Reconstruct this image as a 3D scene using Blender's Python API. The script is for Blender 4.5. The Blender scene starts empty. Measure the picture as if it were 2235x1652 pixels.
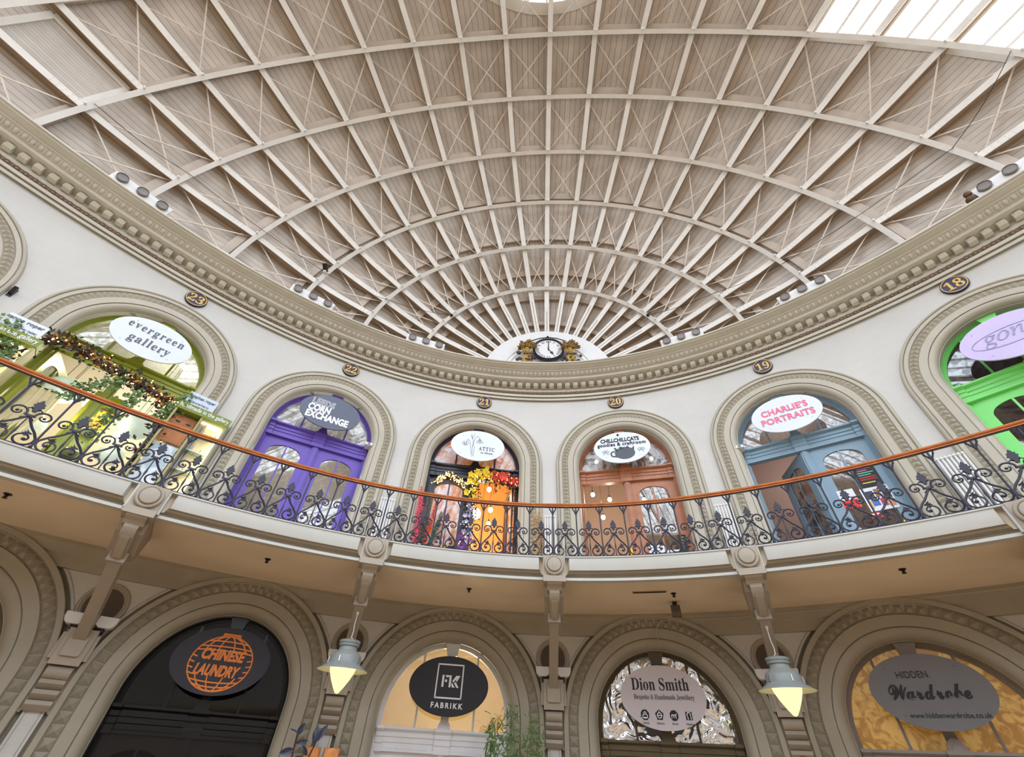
import bpy, math, random
import numpy as np
from mathutils import Matrix, Vector
SC = bpy.context.scene
COL = SC.collection
PI = math.pi
# ------------------------------------------------------------------ camera, light, exposure
ZO = 1.7                                   # eye height above the hall floor
CX, CY = -0.2103, 17.4991                  # where the photographer stands (ellipse centre = origin, long axis = Y)
FPX, PITCH, YAW, ROLL = 904.0, math.radians(43.17), math.radians(-4.243), math.radians(3.463)
cd = bpy.data.cameras.new('camera')
cam = bpy.data.objects.new('camera', cd); COL.objects.link(cam)
cd.sensor_width = 36.0; cd.sensor_fit = 'HORIZONTAL'; cd.lens = FPX / 2235.0 * 36.0
cd.clip_start = 0.05; cd.clip_end = 400
_f = np.array([math.sin(YAW) * math.cos(PITCH), math.cos(YAW) * math.cos(PITCH), math.sin(PITCH)])
_r = np.array([math.cos(YAW), -math.sin(YAW), 0.0]); _u = np.cross(_r, _f)
_r2 = _r * math.cos(ROLL) + _u * math.sin(ROLL); _u2 = -_r * math.sin(ROLL) + _u * math.cos(ROLL)
M4 = Matrix.Identity(4)
for i in range(3):
    M4[i][0] = _r2[i]; M4[i][1] = _u2[i]; M4[i][2] = -_f[i]
M4[0][3], M4[1][3], M4[2][3] = CX, CY, ZO
cam.matrix_world = M4
SC.camera = cam
SC.view_settings.view_transform = 'Standard'
SC.view_settings.look = 'None'
SC.view_settings.gamma = 1.0
SC.view_settings.use_curve_mapping = False
SC.view_settings.exposure = 0.0
wd = bpy.data.worlds.new('overcast_sky'); SC.world = wd; wd.use_nodes = True
_bg = wd.node_tree.nodes['Background']
_bg.inputs[0].default_value = (0.86, 0.93, 1.0, 1); _bg.inputs[1].default_value = 1.0
SKYLIGHT = 5.9                             # brightness of the overcast sky behind the frosted roof glazing
SHOPLIGHT = 1.0

# ------------------------------------------------------------------ plan of the hall: an ellipse
A_, B_, XOFF, BAY, BALC = 27.746, 16.9767, 0.2251, 4.1488, 2.5732
_T = np.linspace(-PI, PI, 24001)
_X = B_ * np.sin(_T); _Y = A_ * np.cos(_T)
_N = np.stack([np.sin(_T) / B_, np.cos(_T) / A_], -1); _N /= np.linalg.norm(_N, axis=1)[:, None]
_S = np.concatenate([[0], np.cumsum(np.hypot(np.diff(_X), np.diff(_Y)))]); LOOP = _S[-1]
_S = _S - np.interp(0, _T, _S)
def wp(s, d=0.0, z=0.0):
    """world point(s): arc length s along the wall (0 = end of the long axis), d metres in front of it, z above eye level"""
    s = np.asarray(s, float) + XOFF
    s, d, z = np.broadcast_arrays(s, np.asarray(d, float), np.asarray(z, float))
    s = (s - _S[0]) % LOOP + _S[0]
    return np.stack([np.interp(s, _S, _X) - d * np.interp(s, _S, _N[:, 0]), np.interp(s, _S, _Y) - d * np.interp(s, _S, _N[:, 1]), z + ZO], -1)
def wang(s):
    s = np.asarray(s, float) + XOFF
    nx, ny = np.interp(s, _S, _N[:, 0]), np.interp(s, _S, _N[:, 1])
    return float(math.atan2(-nx, ny))      # local x runs along the wall to the right, local +y points out of the hall

# ------------------------------------------------------------------ helpers
OFF = {}
class MB:
    def __init__(self): self.v = []; self.f = []; self.uv = []; self.has_uv = False
    def add(self, verts, faces, uv=None):
        b = len(self.v)
        self.v.extend([tuple(map(float, p)) for p in verts])
        for i, f in enumerate(faces):
            self.f.append(tuple(b + j for j in f))
            if uv is None: self.uv.append(None)
            else: self.uv.append([uv[j] for j in f]); self.has_uv = True
        return self
    def box(self, x0, x1, y0, y1, z0, z1):
        P = [(x0, y0, z0), (x1, y0, z0), (x1, y1, z0), (x0, y1, z0), (x0, y0, z1), (x1, y0, z1), (x1, y1, z1), (x0, y1, z1)]
        return self.add(P, [(0, 3, 2, 1), (4, 5, 6, 7), (0, 1, 5, 4), (1, 2, 6, 5), (2, 3, 7, 6), (3, 0, 4, 7)])
    def hexa(self, P):
        return self.add(P, [(0, 3, 2, 1), (4, 5, 6, 7), (0, 1, 5, 4), (1, 2, 6, 5), (2, 3, 7, 6), (3, 0, 4, 7)])
    def bar(self, a, b, w, h, up=(0, 0, 1)):
        a = np.array(a, float); b = np.array(b, float); t = b - a; t /= np.linalg.norm(t) + 1e-9
        u = np.array(up, float); x = np.cross(t, u); x /= np.linalg.norm(x) + 1e-9; y = np.cross(x, t)
        c = [(-w, -h), (w, -h), (w, h), (-w, h)]
        return self.hexa([a + x * p / 2 + y * q / 2 for p, q in c] + [b + x * p / 2 + y * q / 2 for p, q in c])
    def grid(self, P, closed_u=False, closed_v=False, uv=None):
        P = np.asarray(P, float); m, n = P.shape[:2]; F = []
        for i in range(m if closed_u else m - 1):
            for j in range(n if closed_v else n - 1):
                i2, j2 = (i + 1) % m, (j + 1) % n
                F.append((i * n + j, i2 * n + j, i2 * n + j2, i * n + j2))
        return self.add(P.reshape(-1, 3), F, None if uv is None else [tuple(map(float, q)) for q in np.asarray(uv).reshape(-1, 2)])
    def tube(self, pts, r, n=6, closed=False, cap=True):
        P = np.asarray(pts, float); m = len(P)
        R = np.broadcast_to(np.asarray(r, float), (m,))
        t = np.roll(P, -1, 0) - np.roll(P, 1, 0)
        if not closed: t[0] = P[1] - P[0]; t[-1] = P[-1] - P[-2]
        t /= np.linalg.norm(t, axis=1)[:, None] + 1e-9
        ref = np.array([0.0, 0, 1.0]) if abs(t[0][2]) < .9 else np.array([0, 1.0, 0])
        G = []; x = np.cross(t[0], ref); x /= np.linalg.norm(x)
        for i in range(m):
            x = x - t[i] * (x @ t[i]); x /= np.linalg.norm(x) + 1e-9; y = np.cross(t[i], x)
            G.append([P[i] + R[i] * (x * math.cos(2 * PI * k / n) + y * math.sin(2 * PI * k / n)) for k in range(n)])
        b = len(self.v); self.grid(G, closed_u=closed, closed_v=True)
        if cap and not closed:
            self.f.append(tuple(b + k for k in range(n))[::-1]); self.uv.append(None)
            self.f.append(tuple(b + (m - 1) * n + k for k in range(n))); self.uv.append(None)
        return self
    def lathe(self, prof, n=20, M=None):
        G = [[(r * math.cos(2 * PI * k / n), r * math.sin(2 * PI * k / n), z) for k in range(n)] for r, z in prof]
        G = np.array(G)
        if M is not None:
            G = np.array([[tuple(M @ Vector(q)) for q in row] for row in G])
        return self.grid(G, closed_v=True)
    def prism(self, out, y0, y1):
        """outline in the x-z plane, extruded from y0 to y1"""
        n = len(out)
        V = [(x, y0, z) for x, z in out] + [(x, y1, z) for x, z in out]
        return self.add(V, [tuple(range(n)), tuple(range(2 * n - 1, n - 1, -1))] + [(i, i + n, (i + 1) % n + n, (i + 1) % n) for i in range(n)])
    def prism_yz(self, out, x0, x1):
        n = len(out)
        V = [(x0, y, z) for y, z in out] + [(x1, y, z) for y, z in out]
        return self.add(V, [tuple(range(n))[::-1], tuple(range(n, 2 * n))] + [(i, (i + 1) % n, (i + 1) % n + n, i + n) for i in range(n)])
    def ball(self, c, r, n=8, m=6, s=(1, 1, 1)):
        G = [[(c[0] + s[0] * r * math.sin(PI * i / m) * math.cos(2 * PI * k / n), c[1] + s[1] * r * math.sin(PI * i / m) * math.sin(2 * PI * k / n), c[2] + s[2] * r * math.cos(PI * i / m)) for k in range(n)] for i in range(m + 1)]
        return self.grid(G, closed_v=True)
    def build(self, name, mat, parent=None, smooth=None, off=None):
        me = bpy.data.meshes.new(name)
        o3 = np.array(OFF.get(parent.name, (0, 0, 0)) if (parent is not None and off is None) else (off if off is not None else (0, 0, 0)), float)
        V = np.array(self.v, float) - o3 if self.v else np.zeros((0, 3))
        me.from_pydata(V.tolist(), [], self.f)
        if self.has_uv:
            ul = me.uv_layers.new(name='UVMap'); k = 0; buf = []
            for q, f in zip(self.uv, self.f):
                for j in range(len(f)): buf.extend(q[j] if q else (0.0, 0.0))
            ul.data.foreach_set('uv', buf)
        me.validate(); me.update()
        if smooth is not None:
            me.polygons.foreach_set('use_smooth', [True] * len(me.polygons))
            me.set_sharp_from_angle(angle=math.radians(smooth))
        me.materials.append(mat)
        o = bpy.data.objects.new(name, me); COL.objects.link(o)
        if parent is not None: o.parent = parent
        OFF[o.name] = tuple(o3)
        return o
def tag(o, label=None, cat=None, group=None, kind=None):
    if label: o['label'] = label
    if cat: o['category'] = cat
    if group: o['group'] = group
    if kind: o['kind'] = kind
    return o
def thing(name, label, cat, loc=(0, 0, 0), rot=0.0, off=None, group=None, kind=None):
    """an Empty at the thing's base; off = what is subtracted from its parts' coordinates"""
    o = bpy.data.objects.new(name, None); COL.objects.link(o); o.empty_display_size = .2
    o.location = loc; o.rotation_euler = (0, 0, rot)
    OFF[o.name] = tuple(loc) if off is None else tuple(off)
    return tag(o, label, cat, group, kind)
def wthing(name, label, cat, s, zb, group=None, kind=None, d=0.0):
    """a thing standing in the flat frame of the wall at arc length s: x along wall, y out of the hall (0 = wall face), z above eye level"""
    P = wp(s, 0, zb)
    a = wang(s); n = np.array([-math.sin(a), math.cos(a)])
    return thing(name, label, cat, (P[0] - n[0] * d, P[1] - n[1] * d, P[2]), a, off=(0, -d, zb), group=group, kind=kind)
def copy_tree(o, parent=None):
    c = o.copy(); COL.objects.link(c); OFF[c.name] = OFF.get(o.name, (0, 0, 0))
    if parent is not None: c.parent = parent
    for ch in list(o.children): copy_tree(ch, c)
    return c

# ------------------------------------------------------------------ materials
def lin(c):
    return tuple(((x / 255.) / 12.92 if x / 255. <= .04045 else ((x / 255. + .055) / 1.055) ** 2.4) for x in c) + (1.0,)
def base(name, rgb, rough=.5, metal=0.0, spec=.5):
    m = bpy.data.materials.new(name); m.use_nodes = True; nt = m.node_tree
    b = nt.nodes['Principled BSDF']; b.inputs['Base Color'].default_value = lin(rgb); b.inputs['Roughness'].default_value = rough
    b.inputs['Metallic'].default_value = metal; b.inputs['Specular IOR Level'].default_value = spec
    return m, nt, b
def paint(name, rgb, rough=.55, var=.05, scale=3.0, metal=0.0, bump=0.0, bscale=60.0, spec=.4):
    m, nt, b = base(name, rgb, rough, metal, spec)
    N = nt.nodes; L = nt.links
    tc = N.new('ShaderNodeTexCoord'); nz = N.new('ShaderNodeTexNoise'); nz.inputs['Scale'].default_value = scale; nz.inputs['Detail'].default_value = 5
    L.new(tc.outputs['Object'], nz.inputs['Vector'])
    mr = N.new('ShaderNodeMapRange'); mr.inputs[1].default_value = .3; mr.inputs[2].default_value = .7; mr.inputs[3].default_value = 1 - var; mr.inputs[4].default_value = 1 + var
    L.new(nz.outputs['Fac'], mr.inputs[0])
    mx = N.new('ShaderNodeVectorMath'); mx.operation = 'SCALE'; mx.inputs[0].default_value = lin(rgb)[:3]
    L.new(mr.outputs[0], mx.inputs['Scale']); L.new(mx.outputs[0], b.inputs['Base Color'])
    if bump:
        n2 = N.new('ShaderNodeTexNoise'); n2.inputs['Scale'].default_value = bscale; L.new(tc.outputs['Object'], n2.inputs['Vector'])
        bp = N.new('ShaderNodeBump'); bp.inputs['Strength'].default_value = bump; bp.inputs['Distance'].default_value = .01
        L.new(n2.outputs['Fac'], bp.inputs['Height']); L.new(bp.outputs[0], b.inputs['Normal'])
    return m
def glow(name, rgb, strength):
    m = bpy.data.materials.new(name); m.use_nodes = True; nt = m.node_tree; nt.nodes.remove(nt.nodes['Principled BSDF'])
    e = nt.nodes.new('ShaderNodeEmission'); e.inputs[0].default_value = lin(rgb); e.inputs[1].default_value = strength
    nt.links.new(e.outputs[0], nt.nodes['Material Output'].inputs[0]); return m
def glass(name, tint=(235, 240, 240), refl=.1, alpha=.9, rough=.02, mottle=0.0, film=0.0, veins=(120, 108, 100), body=(222, 226, 232)):
    """thin pane: mostly see-through, with a mirror share that grows at grazing angles"""
    m = bpy.data.materials.new(name); m.use_nodes = True; nt = m.node_tree; nt.nodes.remove(nt.nodes['Principled BSDF'])
    N = nt.nodes; L = nt.links
    tr = N.new('ShaderNodeBsdfTransparent'); tr.inputs[0].default_value = tuple(c * alpha for c in lin(tint)[:3]) + (1,)
    gl = N.new('ShaderNodeBsdfGlossy'); gl.inputs[0].default_value = (1, 1, 1, 1); gl.inputs['Roughness'].default_value = rough
    lw = N.new('ShaderNodeLayerWeight'); lw.inputs[0].default_value = .35
    mr = N.new('ShaderNodeMapRange'); mr.inputs[3].default_value = refl; mr.inputs[4].default_value = min(1, refl + .5)
    L.new(lw.outputs['Fresnel'], mr.inputs[0])
    mx = N.new('ShaderNodeMixShader'); L.new(mr.outputs[0], mx.inputs[0]); L.new(tr.outputs[0], mx.inputs[1]); L.new(gl.outputs[0], mx.inputs[2])
    out = mx.outputs[0]
    if mottle or film:
        tc = N.new('ShaderNodeTexCoord'); nz = N.new('ShaderNodeTexNoise'); nz.inputs['Scale'].default_value = 7.0; nz.inputs['Detail'].default_value = 7; nz.inputs['Distortion'].default_value = 1.2; L.new(tc.outputs['Object'], nz.inputs['Vector'])
    if mottle:
        cr = N.new('ShaderNodeMapRange'); cr.inputs[1].default_value = .40; cr.inputs[2].default_value = .56; cr.inputs[3].default_value = 1 - mottle; cr.inputs[4].default_value = 1
        L.new(nz.outputs['Fac'], cr.inputs[0]); L.new(cr.outputs[0], gl.inputs[0])
    if film:
        n2 = N.new('ShaderNodeTexNoise'); n2.inputs['Scale'].default_value = 1.7; n2.inputs['Detail'].default_value = 6; n2.inputs['Distortion'].default_value = 2.2; L.new(tc.outputs['Object'], n2.inputs['Vector'])
        c2 = N.new('ShaderNodeValToRGB'); c2.color_ramp.elements[0].position = .44; c2.color_ramp.elements[0].color = lin(veins); c2.color_ramp.elements[1].position = .53; c2.color_ramp.elements[1].color = lin(body); L.new(n2.outputs['Fac'], c2.inputs[0])
        df = N.new('ShaderNodeBsdfDiffuse'); L.new(c2.outputs[0], df.inputs[0]); m2 = N.new('ShaderNodeMixShader'); m2.inputs[0].default_value = film; L.new(out, m2.inputs[1]); L.new(df.outputs[0], m2.inputs[2]); out = m2.outputs[0]
    L.new(out, N['Material Output'].inputs[0]); return m
def brick(name, rgb):
    m, nt, b = base(name, rgb, .45); N = nt.nodes; L = nt.links
    uv = N.new('ShaderNodeUVMap'); uv.uv_map = 'UVMap'
    br = N.new('ShaderNodeTexBrick'); br.inputs['Scale'].default_value = 1.0; br.inputs['Brick Width'].default_value = .235; br.inputs['Row Height'].default_value = .078
    br.inputs['Mortar Size'].default_value = .004; br.inputs['Mortar Smooth'].default_value = .4; br.inputs['Bias'].default_value = 0
    c = lin(rgb); br.inputs['Color1'].default_value = c; br.inputs['Color2'].default_value = tuple(x * .975 for x in c[:3]) + (1,); br.inputs['Mortar'].default_value = tuple(x * .945 for x in c[:3]) + (1,)
    L.new(uv.outputs[0], br.inputs['Vector'])
    nz = N.new('ShaderNodeTexNoise'); nz.inputs['Scale'].default_value = .9; nz.inputs['Detail'].default_value = 4; L.new(uv.outputs[0], nz.inputs['Vector'])
    mr = N.new('ShaderNodeMapRange'); mr.inputs[1].default_value = .3; mr.inputs[2].default_value = .7; mr.inputs[3].default_value = .95; mr.inputs[4].default_value = 1.03; L.new(nz.outputs['Fac'], mr.inputs[0])
    vm = N.new('ShaderNodeVectorMath'); vm.operation = 'SCALE'; L.new(br.outputs['Color'], vm.inputs[0]); L.new(mr.outputs[0], vm.inputs['Scale']); L.new(vm.outputs[0], b.inputs['Base Color'])
    bp = N.new('ShaderNodeBump'); bp.inputs['Strength'].default_value = .22; bp.inputs['Distance'].default_value = .003; bp.invert = True
    L.new(br.outputs['Fac'], bp.inputs['Height']); L.new(bp.outputs[0], b.inputs['Normal']); return m
def boards(name, rgb, width=.175):
    """tongue and groove boards: UV x = metres across, y = metres along"""
    m, nt, b = base(name, rgb, .6); N = nt.nodes; L = nt.links
    uv = N.new('ShaderNodeUVMap'); uv.uv_map = 'UVMap'; sp = N.new('ShaderNodeSeparateXYZ'); L.new(uv.outputs[0], sp.inputs[0])
    dv = N.new('ShaderNodeMath'); dv.operation = 'DIVIDE'; dv.inputs[1].default_value = width; L.new(sp.outputs[0], dv.inputs[0])
    fr = N.new('ShaderNodeMath'); fr.operation = 'FRACT'; L.new(dv.outputs[0], fr.inputs[0])
    fl = N.new('ShaderNodeMath'); fl.operation = 'FLOOR'; L.new(dv.outputs[0], fl.inputs[0])
    lt = N.new('ShaderNodeMath'); lt.operation = 'LESS_THAN'; lt.inputs[1].default_value = .085; L.new(fr.outputs[0], lt.inputs[0])
    wn = N.new('ShaderNodeTexWhiteNoise'); wn.noise_dimensions = '1D'; L.new(fl.outputs[0], wn.inputs['W'])
    nz = N.new('ShaderNodeTexNoise'); nz.inputs['Scale'].default_value = 1.1; nz.inputs['Detail'].default_value = 7; nz.inputs['Roughness'].default_value = .65
    tc = N.new('ShaderNodeTexCoord'); L.new(tc.outputs['Object'], nz.inputs['Vector'])
    m1 = N.new('ShaderNodeMapRange'); m1.inputs[3].default_value = .90; m1.inputs[4].default_value = 1.06; L.new(wn.outputs['Value'], m1.inputs[0])
    m2 = N.new('ShaderNodeMapRange'); m2.inputs[1].default_value = .3; m2.inputs[2].default_value = .7; m2.inputs[3].default_value = .82; m2.inputs[4].default_value = 1.1; L.new(nz.outputs['Fac'], m2.inputs[0])
    mu = N.new('ShaderNodeMath'); mu.operation = 'MULTIPLY'; L.new(m1.outputs[0], mu.inputs[0]); L.new(m2.outputs[0], mu.inputs[1])
    gr = N.new('ShaderNodeMapRange'); gr.inputs[3].default_value = 1; gr.inputs[4].default_value = .45; L.new(lt.outputs[0], gr.inputs[0])
    mv = N.new('ShaderNodeMath'); mv.operation = 'MULTIPLY'; L.new(mu.outputs[0], mv.inputs[0]); L.new(gr.outputs[0], mv.inputs[1])
    vm = N.new('ShaderNodeVectorMath'); vm.operation = 'SCALE'; vm.inputs[0].default_value = lin(rgb)[:3]; L.new(mv.outputs[0], vm.inputs['Scale']); L.new(vm.outputs[0], b.inputs['Base Color'])
    return m
def marble(name, c1, c2, scale=2.0, rough=.15, emit=0.0, metal=0.0):
    m, nt, b = base(name, c1, rough, metal); N = nt.nodes; L = nt.links
    tc = N.new('ShaderNodeTexCoord'); nz = N.new('ShaderNodeTexNoise'); nz.inputs['Scale'].default_value = scale; nz.inputs['Detail'].default_value = 8; nz.inputs['Distortion'].default_value = 1.6
    L.new(tc.outputs['Object'], nz.inputs['Vector'])
    cr = N.new('ShaderNodeValToRGB'); cr.color_ramp.elements[0].position = .42; cr.color_ramp.elements[0].color = lin(c2); cr.color_ramp.elements[1].position = .58; cr.color_ramp.elements[1].color = lin(c1)
    L.new(nz.outputs['Fac'], cr.inputs[0]); L.new(cr.outputs[0], b.inputs['Base Color'])
    if emit:
        L.new(cr.outputs[0], b.inputs['Emission Color']); b.inputs['Emission Strength'].default_value = emit
    return m
def crinkle(name, rgb, scale, strength, rough=.08, dist=.06, metal=1.0):
    m, nt, b = base(name, rgb, rough, metal); N = nt.nodes; L = nt.links
    tc = N.new('ShaderNodeTexCoord'); nz = N.new('ShaderNodeTexNoise'); nz.inputs['Scale'].default_value = scale; nz.inputs['Detail'].default_value = 1.5; nz.inputs['Distortion'].default_value = 1.2
    L.new(tc.outputs['Object'], nz.inputs['Vector'])
    bp = N.new('ShaderNodeBump'); bp.inputs['Strength'].default_value = strength; bp.inputs['Distance'].default_value = dist
    L.new(nz.outputs['Fac'], bp.inputs['Height']); L.new(bp.outputs[0], b.inputs['Normal']); return m

WALL = brick('cream_painted_brick', (202, 200, 195))
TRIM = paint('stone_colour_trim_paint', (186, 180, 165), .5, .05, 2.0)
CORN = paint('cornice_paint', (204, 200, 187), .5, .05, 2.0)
GTRM = paint('ground_floor_trim_paint', (164, 157, 141), .5, .07, 2.0)  # trim paint darkened; some of the shade under the gallery is in it
FASC = paint('pale_fascia_paint', (196, 196, 190), .5, .03)
SOFF = paint('tan_soffit_plaster', (240, 222, 194), .7, .05, 1.2)
BRKT = paint('bracket_paint', (170, 160, 145), .45, .05)
IRON = paint('roof_iron_white_paint', (228, 224, 217), .5, .05, 2.5)
DECK = boards('roof_boarding', (202, 191, 179), .18)
SLATS = boards('louvre_boarding', (200, 192, 182), .09)
RIBW = paint('dusty_brown_rib_web', (172, 150, 128), .6, .12, 2.0)  # brown web paint, its tone darkened to carry the shade on the rib sides
TIMB = paint('pinkish_grey_roof_timber', (192, 179, 166), .6, .1, 2.0)
BRAC = paint('buff_iron_rods', (218, 205, 190), .55, .08, 3.0)
BEADP = paint('brown_bead_band_paint', (142, 124, 110), .5, .06, 3.0)  # cornice band browned; the shade of its downward face is in the colour
WHITE = paint('white_paint', (226, 226, 226), .5, .02)
BLACKIRON = paint('dark_blue_black_cast_iron', (48, 48, 64), .42, .1, 8.0)
WOOD = paint('polished_handrail_timber', (190, 110, 54), .3, .2, 7.0)
SKYG = glow('bright_skylight_glass', (232, 242, 255), SKYLIGHT)
FLOOR = paint('hall_floor_timber', (176, 146, 112), .5, .1, 1.0)
DARK = paint('black_plastic', (22, 21, 22), .4, .05)
BRASS = paint('brass', (205, 165, 80), .25, .05, metal=1.0)
GOLD = paint('gilded_letters', (224, 182, 92), .4, .05)
NAVY = paint('navy_plate', (44, 46, 74), .4, .06)
CLEAR = glass('clear_pane', refl=.12)
FANL = glass('fanlight_pane', refl=.075, alpha=.85, mottle=.55)

# ------------------------------------------------------------------ roof surface: semi-elliptical arches at known stations along the hall
_ky = [27.50, 26.85, 25.81, 24.75, 23.29, 21.68, 19.88, 18.0, 16.0, 13.0, 9.0, 4.5, 0.0]
_kR = [2.20, 4.30, 5.95, 7.61, 9.05, 10.58, 11.81, 12.92, 13.87, 14.99, 16.06, 16.75, 16.98]
_kh = [2.12, 4.04, 5.35, 6.90, 8.09, 9.10, 9.57, 9.95, 10.25, 10.62, 10.92, 11.1, 11.2]
_ky = _ky + [-y for y in _ky[-2::-1]]; _kR = _kR + _kR[-2::-1]; _kh = _kh + _kh[-2::-1]
RX0, RZC, RYAW = 0.2377, 9.6, 0.0107
def spline(k, t):
    k = np.asarray(k); t = np.clip(t, 0, len(k) - 1.0001); i = np.floor(t).astype(int); u = t - i
    m = np.empty(len(k)); m[1:-1] = (k[2:] - k[:-2]) / 2; m[0] = k[1] - k[0]; m[-1] = k[-1] - k[-2]
    return (2 * u**3 - 3 * u**2 + 1) * k[i] + (u**3 - 2 * u**2 + u) * m[i] + (-2 * u**3 + 3 * u**2) * k[i + 1] + (u**3 - u**2) * m[i + 1]
def _rs(t, a):
    t = np.asarray(t, float); a = np.asarray(a, float)
    y, R, h = spline(_ky, t), spline(_kR, t), spline(_kh, t)
    x = R * np.cos(a)
    return np.stack([RX0 + x, y - x * RYAW, RZC + ZO + h * np.sin(a)], -1)
def rs(t, a, off=0.0):
    """roof surface point at station t (arch number from the clock), angle a, off metres outwards"""
    t, a, off = np.broadcast_arrays(np.asarray(t, float), np.asarray(a, float), np.asarray(off, float))
    e = 1e-3
    n = np.cross(_rs(t, a + e) - _rs(t, a - e), _rs(np.minimum(t + e, 23.99), a) - _rs(np.maximum(t - e, 0), a))
    n = n / (np.linalg.norm(n, axis=-1, keepdims=True) + 1e-12)
    c = np.stack([np.full(t.shape, RX0), spline(_ky, t), np.full(t.shape, RZC + ZO)], -1)
    s = np.sign(((_rs(t, a) - c) * n).sum(-1, keepdims=True)); n = n * np.where(s == 0, 1, s)
    return _rs(t, a) + n * off[..., None]
def rib_angle(k, t):
    """k = 0 crown rib, + to the left of the photograph"""
    d = 8.5714 * k
    w = np.clip((np.asarray(t, float) - 4) / 2, 0, 1) * 2.0
    return np.radians(90 + d - w * math.sin(math.radians(3 * d)))
TEND = 24
RIBS = range(-10, 11)
OC = (0.1, 3.28, 8.4, 16.0)                  # oval rooflight: centre x, y, half width, half length
def in_oval(x, y, g=0.0): return ((x - OC[0]) / (OC[2] + g)) ** 2 + ((y - OC[1]) / (OC[3] + g)) ** 2 < 1
def is_sky(t, k0):
    """panel between ribs k0 and k0+1 at station t is glazed"""
    return (6.0 <= t < 18.0 and -10 <= k0 <= -6) or (8.0 <= t < 17.0 and 5 <= k0 <= 9)
DK = .45
ceil_ = MB()
for i in range(TEND):
    for k0 in range(-11, 11):
        if is_sky(i + .5, k0): continue
        nt_ = 3
        ts = np.linspace(i, i + 1, nt_ + 1)
        a0, a1 = rib_angle(k0, ts), rib_angle(k0 + 1, ts)
        if k0 == -11: a0 = np.radians(np.full(nt_ + 1, -4.0))
        if k0 == 10: a1 = np.radians(np.full(nt_ + 1, 184.0))
        mid = _rs(i + .5, (a0[1] + a1[1]) / 2)
        fine = abs(mid[0] - OC[0]) < OC[2] + 2.5 and abs(mid[1] - OC[1]) < OC[3] + 2.5 and (not in_oval(mid[0], mid[1], -3.2))
        if in_oval(mid[0], mid[1], -3.2): continue
        if fine: nt_ = 12; ts = np.linspace(i, i + 1, 13); a0, a1 = rib_angle(k0, ts), rib_angle(k0 + 1, ts)
        na = 10 if fine else 3
        w = np.linspace(0, 1, na + 1)
        AA = a0[:, None] * (1 - w) + a1[:, None] * w; TT = np.repeat(ts[:, None], na + 1, 1)
        P = rs(TT, AA, DK)
        rl = (spline(_kR, ts) + spline(_kh, ts)) / 2
        U = (w[None, :] - .5) * np.abs(a1 - a0)[:, None] * rl[:, None] + k0 * 7.3; Vv = -P[:, :, 1]
        F = []; n = na + 1
        for p in range(nt_):
            for q in range(na):
                c = (P[p, q] + P[p + 1, q + 1]) / 2
                if fine and in_oval(c[0], c[1]): continue
                F.append((p * n + q, p * n + q + 1, (p + 1) * n + q + 1, (p + 1) * n + q))
        ceil_.add(P.reshape(-1, 3), F, [(float(u), float(v)) for u, v in zip(U.reshape(-1), Vv.reshape(-1))])
ceil_o = tag(ceil_.build('ceiling', DECK), 'boarded underside of the domed roof above the white iron ribs', 'ceiling', kind='structure')

ORD = {1: 'nearest', 2: 'second', 3: 'third', 4: 'fourth', 5: 'fifth', 6: 'sixth', 7: 'seventh', 8: 'eighth', 9: 'ninth', 10: 'tenth'}
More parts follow.
